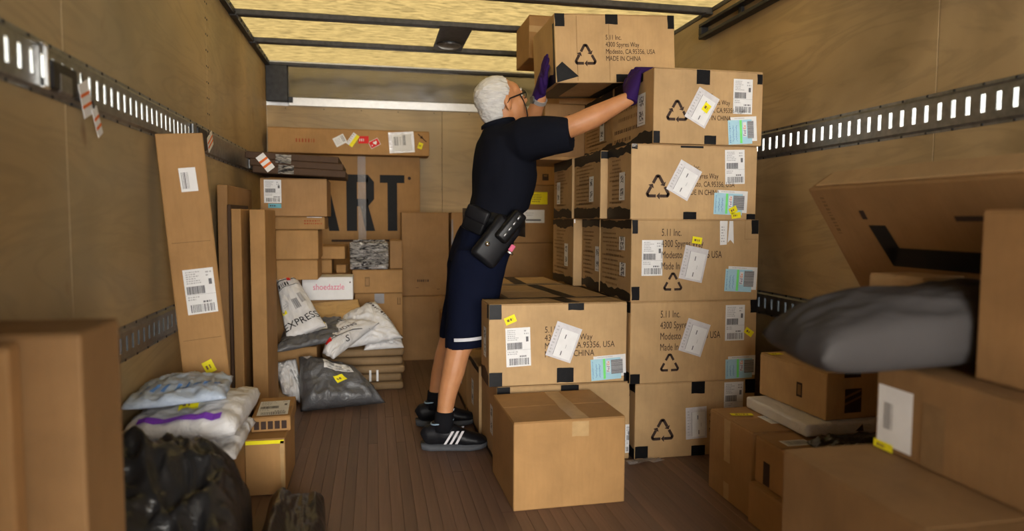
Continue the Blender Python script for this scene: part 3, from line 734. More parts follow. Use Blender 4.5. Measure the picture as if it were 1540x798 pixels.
art.put('printed_mark', 'front', .945, .15, [([[(.012*math.cos(t), .012*math.sin(t)) for t in [k*math.pi/6 for k in range(12)]]], 'ink', 0)])
art.tape('front', .612, .40, .055, .80, 'clear_film', jag=.001).put('handle_slot', 'front', .62, .595, [([rect(-.22, .26, -.008, .008)], 'ink', 0)])
lg = Carton('long narrow carton with stickers lying across the lettered board', -.69, .39, 4.85, 5.04, 1.428, 1.598, m='card_b', seam='x', ry=0.2)
lg.put('printed_mark', 'front', .26, .085, k_lines(.16, .035, 1, 'faint_red', 5, .7)).put('sticker', 'front', .47, .079, [([rect(-.04, .04, -.032, .032)], 'paper', 0), (barcode(.015, .033, -.02, .025, 2), 'grey_ink', 1), (lines(-.03, .01, -.02, .02, 4, 2, .3), 'light_ink', 1)], 28)
lg.put('sticker', 'front', .556, .072, [([rect(-.025, .025, -.045, .045)], 'paper', 0), ([rect(-.0, .025, -.045, .045)], 'yellow', 1), (lines(-.022, -.004, -.04, .04, 5, 2, .4), 'light_ink', 1)], -35)
lg.put('sticker', 'front', .628, .07, [([rect(-.035, .035, -.025, .025)], 'red_ink', 0), (lines(-.027, .027, -.012, .010, 1, 4, .8), 'paper', 1)], 2)
hrt = [[(.0, -.014), (.014, .002), (.012, .012), (.004, .012), (0, .006)], [(0, -.014), (0, .006), (-.004, .012), (-.012, .012), (-.014, .002)]]
lg.put('sticker', 'front', .702, .092, [([rect(-.036, .036, -.025, .025)], 'paper', 0), ([rect(-.033, .033, -.022, .022)], 'red_ink', 1), (shift(hrt, .006, 0), 'paper', 2), ([rect(-.024, -.016, -.010, -.002)], 'paper', 2)], 28)
lg.put('document_pouch', 'front', .885, .08, [([rect(-.085, .09, -.072, .072)], 'pouch', 0), ([rect(-.06, .07, -.06, .055)], 'paper', 1), (barcode(-.05, -.02, -.02, .04, 3), 'grey_ink', 2), (barcode(.01, .03, -.02, .05, 4), 'grey_ink', 2), (lines(-.01, .005, -.02, .04, 5, 2), 'light_ink', 2)], 4)
lg.put('sticker', 'front', 1.017, .10, k_sticker(.032, .044, 7), -18).put('printed_arrow', 'front', 1.03, .045, [([rect(-.04, .04, -.003, .003), [(-.012, -.012), (.012, 0), (-.012, .012)]], 'ink', 0)], -42)
c19u = Carton('plain upright carton with small print, upper of two by the bulkhead', .19, .515, 4.75, 4.94, .452, 1.032, m='card_c'); c19u.put('printed_text', 'front', .165, .475, k_lines(.12, .018, 1, 'ink', 3, .9)).put('printed_text', 'front', .165, .475, [([rect(-.07, -.05, -.05, -.047), rect(.075, .095, -.062, -.059)], 'ink', 0)])
Carton('plain wide carton under the small print carton by the bulkhead', .188, .505, 4.74, 4.94, 0, .45, m='card_c')
Carton('narrow tall carton between the bulkhead and the person\'s back', .53, .80, 4.72, 5.03, 0, 1.032, m='card_c').tape('front', .006, .2, .012, .3, 'grey_tape')
c1 = Carton('brown carton with yellow label and white slip beyond the low stack', .86, 1.27, 4.6, 4.95, .824, 1.222, m='card_c'); c1.put('sticker', 'front', .265, .09, [([rect(-.06, .06, -.042, .042)], 'yellow', 0), (lines(-.05, .05, -.03, .03, 4, 3, .4), 'old_ink', 1)])
c1.put('shipping_label', 'front', .23, .215, [([rect(-.075, .075, -.045, .045)], 'paper', 0), ([rect(-.06, .05, -.032, -.02)], 'grey_ink', 1), (lines(-.06, 0, .0, .03, 2, 2, .3), 'light_ink', 1)])
Carton('brown carton beneath the yellow labelled one', .86, 1.27, 4.6, 4.95, .414, .822, m='card_c')
Carton('brown carton on the floor beneath the yellow labelled pile', .86, 1.27, 4.6, 4.95, 0, .412, m='card_c')
Carton('low brown carton on top of the yellow labelled one', 1.02, 1.275, 4.6, 4.9, 1.224, 1.352, m='card_b').put('printed_mark', 'front', .15, .075, [([rect(-.022, .022, -.022, .022)], 'ink', 0), ([rect(-.012, .012, .004, .016)], 'old_ink', 1)])
Carton('squat dark carton on the floor behind the person\'s leg', .435, .76, 4.30, 4.62, 0, .37, m='card_c')
# ------------------------------------------------------------------ left of the aisle, at the back
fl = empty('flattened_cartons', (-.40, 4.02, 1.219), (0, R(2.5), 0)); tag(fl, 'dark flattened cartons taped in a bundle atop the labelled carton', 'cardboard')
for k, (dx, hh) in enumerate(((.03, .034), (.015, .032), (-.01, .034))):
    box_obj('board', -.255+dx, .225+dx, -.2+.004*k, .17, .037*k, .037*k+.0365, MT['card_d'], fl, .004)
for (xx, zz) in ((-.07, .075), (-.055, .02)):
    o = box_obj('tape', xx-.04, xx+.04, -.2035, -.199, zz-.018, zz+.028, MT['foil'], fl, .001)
k8 = Carton('brown carton with white label and blue slip under dark boards', -.60, -.25, 3.9, 4.25, .998, 1.205, m='card_c'); k8.put('shipping_label', 'front', .065, .072, k_ship(.09, .125, 20)).put('sticker', 'front', .075, .15, [([rect(-.034, .034, -.012, .012)], 'teal', 0), (lines(-.025, .025, -.006, .006, 1, 3), 'ink', 1)])
k9 = Carton('thin carton with faded red writing beneath the labelled carton', -.56, -.265, 3.92, 4.22, .926, .996, m='card_b'); k9.put('printed_text', 'front', .235, .03, k_lines(.10, .03, 2, 'faint_red', 5, .5)).tape('front', .24, .002, .08, .004, 'paper')
Carton('plain square carton below the thin carton', -.525, -.30, 3.9, 4.22, .762, .924, m='card_b')
Carton('plain carton at the top of envelope level below the square one', -.525, -.305, 3.9, 4.2, .648, .76, m='card_b')
Carton('carton hidden behind the black lettered white mailer', -.56, -.415, 3.98, 4.10, .29, .646, m='card_b')
Carton('plain carton on the floor behind the big grey mailer', -.56, -.31, 3.82, 4.11, 0, .288, m='card_b')
cr = Carton('carton under the white shoe box', -.41, -.125, 4.12, 4.30, .246, .508, m='card_b')
sd = Carton('white shoe box with pink lettering', -.41, -.122, 4.1, 4.30, .51, .645, m='paper', name='shoe_box', cat='box'); sd.put('printed_text', 'front', .150, .062, [(shift(text2d('shoedazzle', .050, .82, 'CENTER'), 0, -.012), 'pink_ink', 0), ([rect(.118, .126, .026, .034)], 'ink', 0)])
Carton('buried carton carrying the small open cartons', -.50, -.14, 4.32, 4.60, .246, .645, m='card_c')
Carton('small low carton beside the crinkled silver parcel', -.345, -.17, 4.36, 4.60, .735, .815, m='card_b', rz=-3)
Carton('small plain carton next to the gap above the shoe box', -.37, -.255, 4.34, 4.60, .647, .733, m='card_b')
Carton('tiny tilted carton in the dark gap above the shoe box', -.225, -.165, 4.36, 4.45, .647, .70, m='card_b', ry=0, rz=-8)
k15a = Carton('wide carton under the crinkled silver parcel', -.131, .176, 4.33, 4.62, .522, .668, m='card_b'); k15a.put('printed_mark', 'front', .09, .075, [([rect(-.015, .015, -.03, .03)], 'old_ink', 0), ([rect(-.01, .01, -.022, .022)], 'card_c', 1)])
k15b = Carton('carton with grey tape below the silver parcel\'s carton', -.118, .176, 4.34, 4.62, .246, .520, m='card_b'); k15b.tape('front', .15, .035, .06, .06, 'grey_tape').put('printed_mark', 'front', .275, .05, [([rect(-.012, -.009, -.02, .02), rect(.002, .005, -.02, .02), rect(-.014, .008, -.024, -.021)], 'ink', 0)])
Carton('narrow brown carton behind the crinkled silver parcel', .10, .178, 4.38, 4.6, .67, .85, m='card_c')
sp = empty('wrapped_parcel', (-.028, 4.42, .669)); tag(sp, 'parcel wrapped in crinkled silver film on a brown carton', 'parcel')
bm = bmesh.new(); add_box(bm, -.118, .118, -.09, .09, 0, .172, .012, 2); bmesh.ops.subdivide_edges(bm, edges=bm.edges, cuts=5, use_grid_fill=True)
for v in bm.verts: v.co += Vector((noise.noise(v.co*22), noise.noise(v.co*22+Vector((5, 1, 3))), max(0, noise.noise(v.co*22+Vector((9, 2, 3))))))*.005
link('film_wrap', bm_mesh(bm), sp, MT['foil'], True); box_obj('film_end', -.10, .10, -.02, .02, .174, .184, MT['foil'], sp, .004)
fs = empty('cardboard_stack', (-.067, 4.26, 0)); tag(fs, 'stack of folded flat cartons under the white mailers', 'cardboard')
for k in range(5):
    dx = (.0, -.01, .008, -.004, .004)[k]
    bm = bmesh.new(); add_box(bm, -.23+dx, .23+dx, -.325+.006*(k % 2), .345, .049*k, .049*k+.046, .018, 3)
    for v in bm.verts: v.co.z += noise.noise(v.co*9+Vector((k, 0, 0)))*.003
    link('flat_carton', bm_mesh(bm), fs, MT['card_e'], True)
for xx in (.035, .075): box_obj('strap', xx, xx+.012, -.3275, -.322, .055, .12, MT['paper'], fs, 0)

# tall flat cartons on edge against the side wall, long leaning carton
fa = Carton('tallest flat carton on edge against the plywood wall', -.70, -.655, 3.33, 3.97, 0, 1.14, m='card_c', flaps=False)
Carton('slim flat carton between two taller ones on edge', -.632, -.59, 3.28, 3.58, 0, 1.03, m='card_b', flaps=False)
fc = Carton('flat carton on edge nearest the cartons of the back pile', -.56, -.492, 3.32, 3.66, 0, 1.028, m='card_b', flaps=False)
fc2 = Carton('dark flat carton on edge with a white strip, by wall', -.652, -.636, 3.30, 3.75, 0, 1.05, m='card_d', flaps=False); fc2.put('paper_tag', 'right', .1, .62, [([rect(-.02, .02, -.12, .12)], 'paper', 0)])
ln = Carton('tall narrow carton with labels leaning against the plywood wall', -.62, -.475, 2.50, 2.58, 0, 1.275, m='card_b', rz=14, ry=-4.5, rx=0, flaps=False)
ln.put('shipping_label', 'front', .085, .155, [([rect(-.026, .026, -.04, .04)], 'paper', 0), (barcode(-.02, .002, -.03, .025, 3), 'grey_ink', 1)], 2).put('shipping_label', 'front', .083, .535, k_ship(.095, .155, 22), 1).put('sticker', 'front', .083, .80, k_sticker(.034, .044, 9), 20)
ln.put('crease', 'front', .072, .365, [([rect(-.06, .06, -.001, .001)], 'old_ink', 0)]).put('crease', 'front', .072, .70, [([rect(-.06, .06, -.001, .001)], 'old_ink', 0)])

# ------------------------------------------------------------------ mailers on the back pile
gb = Bag('mailer_bag', 'big dark grey poly mailer slumped on the floor with yellow sticker', [(-.396, 3.75, .25), (-.139, 3.79, .175), (.055, 3.62, .013), (-.372, 3.55, .006)], .085, .01, 'poly_grey', seed=1, wr=.014, floor=.001)
gb.put('shipping_label', .58, .30, k_ship(.155, .075, 24), -8).put('sticker', .53, .58, k_sticker(.055, .036, 11), 20)
gb.put('film_twist', .12, .04, [([rect(-.02, .03, -.03, .03)], 'pouch', 0)], 30)
ws = Bag('mailer_bag', 'small white mailer tucked behind the big grey one on the floor', [(-.532, 3.76, .215), (-.416, 3.785, .235), (-.376, 3.70, .002), (-.475, 3.68, .069)], .05, .01, 'poly_white', seed=2, floor=.001)
ws.put('shipping_label', .75, .42, [([rect(-.02, .02, -.04, .04)], 'paper', 0), (barcode(-.018, .018, -.035, .03, 3), 'grey_ink', 1)], 20)
ex = Bag('mailer_bag', 'white mailer with bold EXPRESS print leaning against cartons', [(-.531, 3.93, .654), (-.426, 3.93, .667), (-.254, 3.76, .408), (-.454, 3.72, .336)], .035, .012, 'poly_white', seed=3, wr=.006)
ex.put('printed_text', .49, .80, [(shift(text2d('EXPRESS', .058, .76, 'CENTER'), 0, -.02), 'black', 0)], 8, lift=.006)
ex.put('printed_band', .50, .085, [([rect(-.075, .07, -.003, .003)], 'black', 0), ([rect(.0, .025, -.012, .012)], 'red_ink', 1)], 3).put('printed_band', .38, .175, [(lines(-.05, .03, -.014, .014, 1, 2, .9), 'black', 0), ([rect(-.06, .08, -.020, -.017)], 'black', 0)], 8)
ex.put('shipping_label', .55, .52, [(barcode(-.02, .012, -.03, .03, 4), 'grey_ink', 0), (barcode(.025, .05, -.01, .055, 5), 'grey_ink', 0), (lines(-.07, -.04, .0, .025, 2, 3), 'light_ink', 0)], 8).put('sticker', .10, .60, k_sticker(.022, .022, 3), 10)
gm = Bag('mailer_bag', 'flat dark grey mailer with white label under the lettered mailer', [(-.474, 3.90, .40), (-.184, 3.92, .436), (-.179, 3.74, .340), (-.508, 3.64, .296)], .022, .028, 'poly_grey', seed=4, wr=.010)
gm.put('shipping_label', .50, .55, k_ship(.17, .07, 25), 6).put('sticker', .66, .38, k_sticker(.045, .028, 13), 8)
wa = Bag('mailer_bag', 'white mailer with black print along its edge on folded cartons', [(-.204, 4.04, .406), (.008, 4.06, .503), (.161, 3.88, .31), (-.173, 3.84, .268)], .045, .02, 'poly_white', seed=5, wr=.012)
wa.put('printed_text', .90, .35, k_lines(.20, .022, 1, 'ink', 6, .8), -68)
wb2 = Bag('mailer_bag', 'rolled white mailer with black stripe and red square', [(-.225, 3.90, .419), (.033, 3.90, .40), (-.213, 3.68, .245), (-.272, 3.70, .275)], .045, .012, 'poly_white', seed=6, wr=.007)
wb2.put('printed_band', .58, .52, [([rect(-.19, .19, -.003, .003)], 'black', 0), ([rect(-.13, -.085, -.018, .018)], 'red_ink', 1)], 52).put('printed_text', .50, .35, [(shift(text2d('EDNS', .035, .9, 'CENTER'), 0, -.01), 'ink', 0)], 52).put('printed_text', .80, .62, [(shift(text2d('S', .055, .9, 'CENTER'), 0, -.02), 'black', 0)], 52).put('printed_text', .2, .1, [(shift(text2d('E', .055, .9, 'CENTER'), 0, -.02), 'black', 0)], 40)
wf = Bag('mailer_bag', 'small plump white mailer end resting on the folded cartons', [(-.04, 4.0, .30), (.15, 4.0, .30), (.165, 3.90, .252), (-.06, 3.86, .252)], .03, .004, 'poly_white', seed=7, wr=.008)
ev = Bag('padded_envelope', 'kraft paper envelope lying in front of the white shoe box', [(-.41, 4.09, .490), (-.09, 4.10, .512), (-.072, 3.99, .425), (-.40, 3.97, .375)], .008, .008, 'kraft_paper', cat='envelope', seed=8, wr=.003)
# ------------------------------------------------------------------ left foreground
sb = Carton('small open carton with label on the floor by the black bags', -.455, -.318, 2.50, 2.80, 0, .205, m='card_b'); sb.tape('front', .068, .012, .13, .014, 'yellow', seed=2, jag=.001).tape('front', .128, .1, .012, .18, 'brown_tape')
sl = Carton('flat labelled carton resting on the small open carton', -.45, -.312, 2.58, 2.86, .207, .262, m='card_b', rz=2); sl.put('shipping_label', 'top', .068, .16, k_ship(.11, .20, 26), 2).put('cells', 'front', .07, .028, [([rect(-.06+.024*k, -.042+.024*k, -.018, .012) for k in range(5)], 'ink', 0)])
Carton('carton hidden under the white mailers by the side wall', -.69, -.44, 2.10, 2.42, 0, .265, m='card_c')
GW = None
w3 = Bag('mailer_bag', 'crumpled white mailer lowest of the pile by the side wall', [(-.71, 2.40, .295), (-.40, 2.42, .295), (-.40, 2.06, .29), (-.70, 2.04, .29)], .022, .02, 'poly_white', seed=11, wr=.012, p=4, q=.4)
w2 = Bag('mailer_bag', 'white mailer with purple band and yellow sticker in pile', [(-.71, 2.42, .378), (-.385, 2.44, .388), (-.40, 2.07, .37), (-.70, 2.05, .37)], .040, .038, 'poly_white', seed=12, wr=.008, p=5, q=.35)
w2.put('printed_band', .50, .925, [([rect(-.12, .11, -.013, .013)], 'purple_band', 0)], 0, lift=.006).put('sticker', .48, .62, k_sticker(.055, .05, 14), 4)
w1 = Bag('mailer_bag', 'pale blue and white mailer on top of the white mailers', [(-.72, 2.40, .449), (-.47, 2.42, .456), (-.44, 2.14, .449), (-.715, 2.08, .445)], .024, .018, 'poly_blue', seed=13, wr=.012)
w1.put('printed_band', .5, .72, [([[(-.10+.028*k, -.02), (-.09+.028*k, -.02), (-.08+.028*k, .02), (-.09+.028*k, .02)] for k in range(8)], 'blue_ink', 0)])
bb = Bag('bin_bag', 'large black plastic bag slumped beside the side wall', [(-.715, 2.03, .02), (-.35, 2.05, .02), (-.31, 1.60, .02), (-.715, 1.55, .02)], .31, .015, 'poly_black', seed=14, wr=.035, nu=70, nv=60, p=7, q=.34, slope=(-.36, -.1), floor=.002)
bb2 = Bag('bin_bag', 'smaller black plastic bag lying flat on the floor planks', [(-.345, 2.27, .015), (-.17, 2.32, .015), (-.12, 1.72, .015), (-.30, 1.68, .015)], .095, .01, 'poly_black', seed=16, wr=.010, nu=60, nv=50, p=6, q=.4, slope=(-.5, 0), floor=.002)
Carton('tall shade-darkened brown carton standing by the slotted rail near the black bag', -.71, -.45, 1.165, 1.33, 0, .81, m='card_shade')
Carton('thin flat carton in front of the tall shade-darkened brown one', -.715, -.53, 1.12, 1.155, 0, .80, m='card_c')
# ------------------------------------------------------------------ right foreground
ra = Carton('brown carton with long tape against the wall by the tall stack', 1.215, 1.69, 1.99, 2.28, 0, .293, m='card_c'); ra.tape('left', .13, .08, .04, .15, 'brown_tape').tape('left', .13, .26, .035, .06, 'brown_tape').put('shipping_label', 'top', .19, .17, k_ship(.09, .15, 28), 90).put('sticker', 'top', .07, .10, k_sticker(.08, .028, 2), -10)
rc = Carton('low dark carton on the floor under the taped cartons', 1.20, 1.69, 1.69, 1.982, 0, .135, m='card_c')
rb_ = Carton('carton with small grey label on top of the low dark one', 1.222, 1.69, 1.70, 1.984, .137, .288, m='card_c'); rb_.put('shipping_label', 'top', .08, .10, [([rect(-.045, .045, -.025, .025)], 'paper', 0), (barcode(-.03, .035, -.015, .015, 3), 'grey_ink', 1), ([rect(-.04, .04, -.022, .022)], 'light_ink', .5)]).put('printed_mark', 'left', .07, .10, [([rect(-.02, .016, -.045, .03)], 'ink', 0)]).put('printed_mark', 'left', .23, .11, [([rect(-.04, .04, -.03, .03)], 'ink', 0)]).put('shipping_label', 'top', .2, .05, [([rect(-.05, .05, -.03, .03)], 'old_ink', 0)])
sv = empty('shiny_parcel', (1.50, 2.075, .295)); tag(sv, 'glossy white flat parcel under the brown box with dark stripes', 'parcel')
bm = bmesh.new(); add_box(bm, -.15, .15, -.17, .19, 0, .042, .008, 2); link('film_wrap', bm_mesh(bm), sv, MT['poly_white'])
o = link('printed_mark', polys_mesh([([[(.03, .012), (.055, .034), (.06, .010)]], 'ink', 0)], lambda x, y, l: Vector((x, -.1715, y)), 'printed_mark'), sv)
az = Carton('brown box with dark striped print lying on glossy white parcel', 1.425, 1.635, 1.93, 2.29, .339, .495, m='card_a', rz=3); az.put('printed_mark', 'front', .105, .09, [([rect(-.035, .03, -.045, .035)], 'ink', 0), ([[(-.035, -.02), (.03, .005), (.03, .012), (-.035, -.012)], [(-.035, .002), (.03, .026), (.03, .034), (-.035, .010)]], 'old_ink', 1)]).put('printed_mark', 'front', .10, .01, [([rect(-.035, .03, -.008, .008)], 'ink', 0)]).put('printed_mark', 'left', .23, .085, [([rect(-.018, .012, -.025, .025)], 'ink', 0), ([rect(-.012, .006, -.018, .018)], 'old_ink', 1)]).put('sticker', 'top', .03, .05, k_sticker(.05, .03, 3))
lb = Bag('bin_bag', 'flat black bag on the cartons near the label-less brown box', [(1.32, 1.86, .298), (1.58, 1.88, .298), (1.58, 1.74, .298), (1.30, 1.73, .298)], .016, .006, 'poly_black', seed=17, wr=.012)
r3 = Carton('large plain brown carton on the floor under the labelled near one', .915, 1.66, .55, 1.37, 0, .467, m='card_shade')
r4 = Carton('brown carton with white label supporting the grey bag', 1.136, 1.69, .60, 1.35, .469, .668, m='card_shade')
r4.put('shipping_label', 'left', .058, .118, [([rect(-.05, .052, -.068, .068)], 'paper', 0), (barcode(-.03, -.005, -.03, .03, 2), 'grey_ink', 1)]).put('printed_mark', 'left', .165, .12, [([rect(-.03, .03, -.075, .06)], 'old_ink', 0)]).put('sticker', 'left', .03, .19, k_sticker(.06, .02, 3), 0)
Carton('plain carton buried beneath the tilted flat carton', 1.43, 1.69, 1.40, 1.68, 0, .655, m='card_c')
r5 = Carton('upright plain carton standing beside the slumped grey bag', 1.20, 1.38, .62, 1.155, .67, 1.012, m='card_c')
r6 = Carton('small open carton behind the slumped grey bag', 1.31, 1.455, 1.44, 1.60, .670, .85, m='card_a', rz=8)
tl_ = empty('carton', (1.60, 1.25, .69), (0, R(-33), 0)); tag(tl_, 'large flat carton with bold black corner mark, tilted against the wall', 'carton')
box_obj('body', -.012, .085, -.62, .66, 0, .48, MT['card_c'], tl_, .006, 2)
for yy in (.1,): box_obj('flap', .0, .08, -.60, .63, .48, .486, MT['card_a'], tl_, .002)
# big corner mark, small print on the face that looks down into the aisle (local -x)
def on_face(x, y, l): return Vector((-.0135-.0004*l, .66-x, .48-y))
link('printed_mark', polys_mesh([([quad for quad in ([(.19, .13), (.255, .13), (.265, .21), (.205, .27)], rect(.205, .62, .205, .27))], 'black', 0)], on_face, 'printed_mark'), tl_)
link('printed_text', polys_mesh([(shift(lines(0, .2, 0, .02, 1, 3, .9), 0, 0, R(90)), 'old_ink', 0)], lambda x, y, l: on_face(x+.06, y+.03, l), 'printed_text'), tl_)
link('printed_mark', polys_mesh([([rect(.18, .20, .08, .11), rect(.50, .62, .1, .115)], 'ink', 0)], on_face, 'printed_mark'), tl_)
gs = Bag('mailer_bag', 'bulky slate grey bag hanging over the labelled carton edge', [(.86, 1.385, .735), (1.50, 1.40, .80), (1.50, 1.18, .735), (.86, 1.17, .715)], .075, .055, 'poly_slate', seed=18, wr=.007, p=4, q=.45, slope=(.3, 0), nu=60)
# unseen cartons added beside the camera to shade the near left side
for k, (n_, za, zb) in enumerate((('bottom', 0, .44), ('middle', .442, .88), ('top', .882, 1.31))):
    Carton('%s carton of the unseen pile added to shade the near left side' % n_, -.712, -.355+.01*k, .02+.012*k, .60-.01*k, za, zb, m=('card_b', 'card_c', 'card_b')[k], seed=k)
# tags and buckle hanging on the cargo rail
def rail_tag(label, y, z, w_, h_, rx, x=XL+.018):
    t = empty('paper_tag', (x, y, z), (R(rx), 0, 0)); tag(t, label, 'tag')
    box_obj('tag_card', -.001, .001, -w_/2, w_/2, -h_, 0, MT['paper'], t, .0004)
    for k in (.3, .62): box_obj('printed_stripe', .001, .0016, -w_/2, w_/2, -h_*k-.008, -h_*k, MT['orange_ink'], t, 0)
    box_obj('cord', -.001, .001, -.003, .003, 0, .02, MT['dark_steel'], t, 0)
rail_tag('crumpled paper tag hanging below the buckle on cargo rail', 1.90, 1.325, .06, .085, 22)
rail_tag('small paper tag under the first on the cargo rail', 1.955, 1.27, .035, .075, 30, XL+.022)
rail_tag('paper tag on the rail above the leaning narrow carton', 3.24, 1.355, .10, .065, 28)
t = empty('paper_tag', (-.585, 3.806, 1.318), (R(38), 0, R(-90))); tag(t, 'striped paper tag dangling in front of the dark flattened cartons', 'tag')
box_obj('tag_card', -.001, .001, -.024, .024, -.095, 0, MT['paper'], t, .0004)
for k in (.28, .60): box_obj('printed_stripe', .001, .0016, -.024, .024, -.095*k-.012, -.095*k, MT['orange_ink'], t, 0)
bk = empty('strap_buckle', (XL+.012, 1.72, 1.322)); tag(bk, 'steel strap fitting clipped in the cargo rail slots', 'strap fitting')
bm = bmesh.new()
for q in ((-.016, -.011, -.045, .05), (-.035, -.010, .043, .05), (-.035, -.010, -.05, -.043)): add_box(bm, 0, .012, q[0], q[1], q[2], q[3], .002)
link('hook', bm_mesh(bm), bk, MT['chrome']); box_obj('strap_end', 0, .014, .0, .13, -.045, .02, MT['dark_steel'], bk, .004); box_obj('strap_pad', 0, .016, .03, .10, -.05, .0, MT['steel'], bk, .006)
bk2 = empty('strap_buckle', (XL+.012, 4.25, 1.322)); tag(bk2, 'dark strap fitting in the rail near the dark flattened cartons', 'strap fitting')
box_obj('hook', 0, .01, -.02, .03, -.045, .045, MT['steel'], bk2, .002); box_obj('strap_end', 0, .03, .03, .62, -.05, .045, MT['dark_steel'], bk2, .006)
bk3 = empty('strap_buckle', (XL+.012, 2.98, 1.322)); tag(bk3, 'steel strap fitting in the rail above the leaning carton', 'strap fitting')
box_obj('hook', 0, .01, -.02, .03, -.045, .045, MT['steel'], bk3, .002); box_obj('strap_end', 0, .02, .03, .16, -.05, .04, MT['dark_steel'], bk3, .006)
#PART3
# ------------------------------------------------------------------ the person
man = empty('person', (.33, 3.02, 0)); tag(man, 'white-haired person in navy shirt and shorts pushing a carton onto the stack', 'person')
man_inv = Matrix.Translation(-Vector(man.location))
def pfuse(name, bm, voxel, sm, m, disp=None, parent=man):
    bmesh.ops.transform(bm, matrix=man_inv, verts=bm.verts); return fuse(name, bm, voxel, sm, MT[m], parent, disp)
def plink(name, bm, m, smooth=True, parent=man):
    bmesh.ops.transform(bm, matrix=man_inv, verts=bm.verts); return link(name, bm_mesh(bm), parent, MT[m], smooth)
YM = 3.03
HEAD = Matrix.Translation((.562, YM, 1.506)) @ Euler((0, R(-20), R(13))).to_matrix().to_4x4()
def hp(x, y, z): return HEAD @ Vector((x, y, z))
hrot = HEAD.to_euler()
def hball(bm, c, r, rot=(0, 0, 0)):
    m = HEAD @ Matrix.Translation(c) @ Euler(rot).to_matrix().to_4x4() @ Matrix.Diagonal((*r, 1))
    bmesh.ops.create_uvsphere(bm, u_segments=24, v_segments=16, radius=1, matrix=m)
# --- skin: one continuous body (head, neck, trunk, arms to the wrists, legs)
RSH, REL, RWR = (.640, 2.865, 1.335), (.830, 2.755, 1.382), (1.050, 2.715, 1.492)
LSH, LEL, LWR = (.600, 3.20, 1.345), (.725, 3.27, 1.385), (.762, 3.105, 1.548)
bm = bmesh.new()
hball(bm, (-.010, 0, .030), (.098, .076, .085)); hball(bm, (.045, 0, -.030), (.060, .060, .082)); hball(bm, (.060, 0, .035), (.042, .058, .045))
hball(bm, (.070, 0, -.085), (.035, .036, .026)); hball(bm, (.030, 0, -.075), (.055, .052, .035)); hball(bm, (.092, 0, .018), (.016, .050, .012))
tube(bm, [hp(.098, 0, .020), hp(.112, 0, -.004), hp(.122, 0, -.022), hp(.106, 0, -.034)], [.008, .011, .014, .009], 10)
for s in (-1, 1):
    hball(bm, (.075, s*.040, -.022), (.026, .022, .024)); hball(bm, (.0, s*.076, -.012), (.020, .010, .034), (0, .2, s*-.35)); hball(bm, (.116, s*.010, -.027), (.009, .009, .008))
hball(bm, (.100, 0, -.050), (.014, .026, .008)); hball(bm, (.098, 0, -.064), (.014, .024, .008))
limb(bm, [(.540, YM, 1.36), hp(-.010, 0, -.06), hp(.012, 0, -.03)], [.066, .058, .056])
rings(bm, [(.49, YM, .86, .08, .11), (.515, YM, .95, .095, .12), (.56, YM, 1.06, .105, .135), (.575, YM, 1.18, .12, .165), (.575, YM, 1.30, .11, .17), (.565, YM, 1.37, .075, .12), (.555, YM, 1.40, .05, .06)])
limb(bm, [RSH, (.74, 2.80, 1.352), REL, (.90, 2.742, 1.413), (.985, 2.727, 1.458), RWR], [.058, .052, .046, .047, .037, .029])
limb(bm, [LSH, (.67, 3.24, 1.36), LEL, (.742, 3.20, 1.452), LWR], [.058, .052, .046, .043, .030])
limb(bm, [(.475, 2.95, .80), (.43, 2.925, .66), (.392, 2.90, .50), (.350, 2.882, .42), (.330, 2.878, .335), (.306, 2.876, .245), (.293, 2.874, .165), (.29, 2.872, .09)], [.088, .082, .060, .053, .050, .041, .035, .038])
limb(bm, [(.485, 3.11, .80), (.45, 3.145, .66), (.405, 3.18, .50), (.355, 3.20, .42), (.330, 3.212, .335), (.303, 3.218, .245), (.288, 3.22, .165), (.285, 3.222, .09)], [.088, .082, .060, .053, .050, .041, .035, .038])
body = pfuse('body', bm, .0065, 4, 'skin')
# --- face details
for s in (-1, 1):
    bm = bmesh.new(); hball(bm, (.088, s*.032, .004), (.011, .012, .008)); plink('eye', bm, 'eye_white')
    bm = bmesh.new(); tube(bm, [hp(.098, s*.016, .026), hp(.100, s*.034, .031), hp(.088, s*.054, .026)], [.004, .005, .003], 8); plink('eyebrow', bm, 'hair')
bm = bmesh.new(); tube(bm, [hp(.100, -.022, -.057), hp(.1125, 0, -.056), hp(.100, .022, -.057)], [.003, .0045, .003], 8); plink('mouth', bm, 'lip')
# --- hair: short, full, combed back
bm = bmesh.new(); hball(bm, (-.014, 0, .032), (.104, .081, .090)); hball(bm, (-.045, 0, -.02), (.066, .070, .072))
def hair_disp(co, n):
    k = noise.noise(co*38)*.004 + noise.noise(Vector((co.x*30, co.y*90, co.z*60)))*.003
    return co+n*k
hair = pfuse('hair', bm, .005, 2, 'hair', hair_disp)
bm = bmesh.new(); bm.from_mesh(hair.data); hinv = HEAD.inverted() @ Matrix.Translation(Vector(man.location))
dead = []
for f in bm.faces:
    q = hinv @ f.calc_center_median()
    wav = .006*noise.noise(q*40)
    front = .030 + .18*max(0, q.z-.05) + wav              # hairline across the forehead
    side = -.012 + max(0, .02-q.z)*-.22 + wav              # in front of the ear
    lim = front if q.z > .045 else side + (front-side)*max(0, min(1, (q.z-.0)/.045))
    if q.x > lim or q.z < -.085+wav or (q.z < -.030 and q.x > -.036): dead.append(f)
bmesh.ops.delete(bm, geom=dead, context='FACES'); bm.to_mesh(hair.data); bm.free()
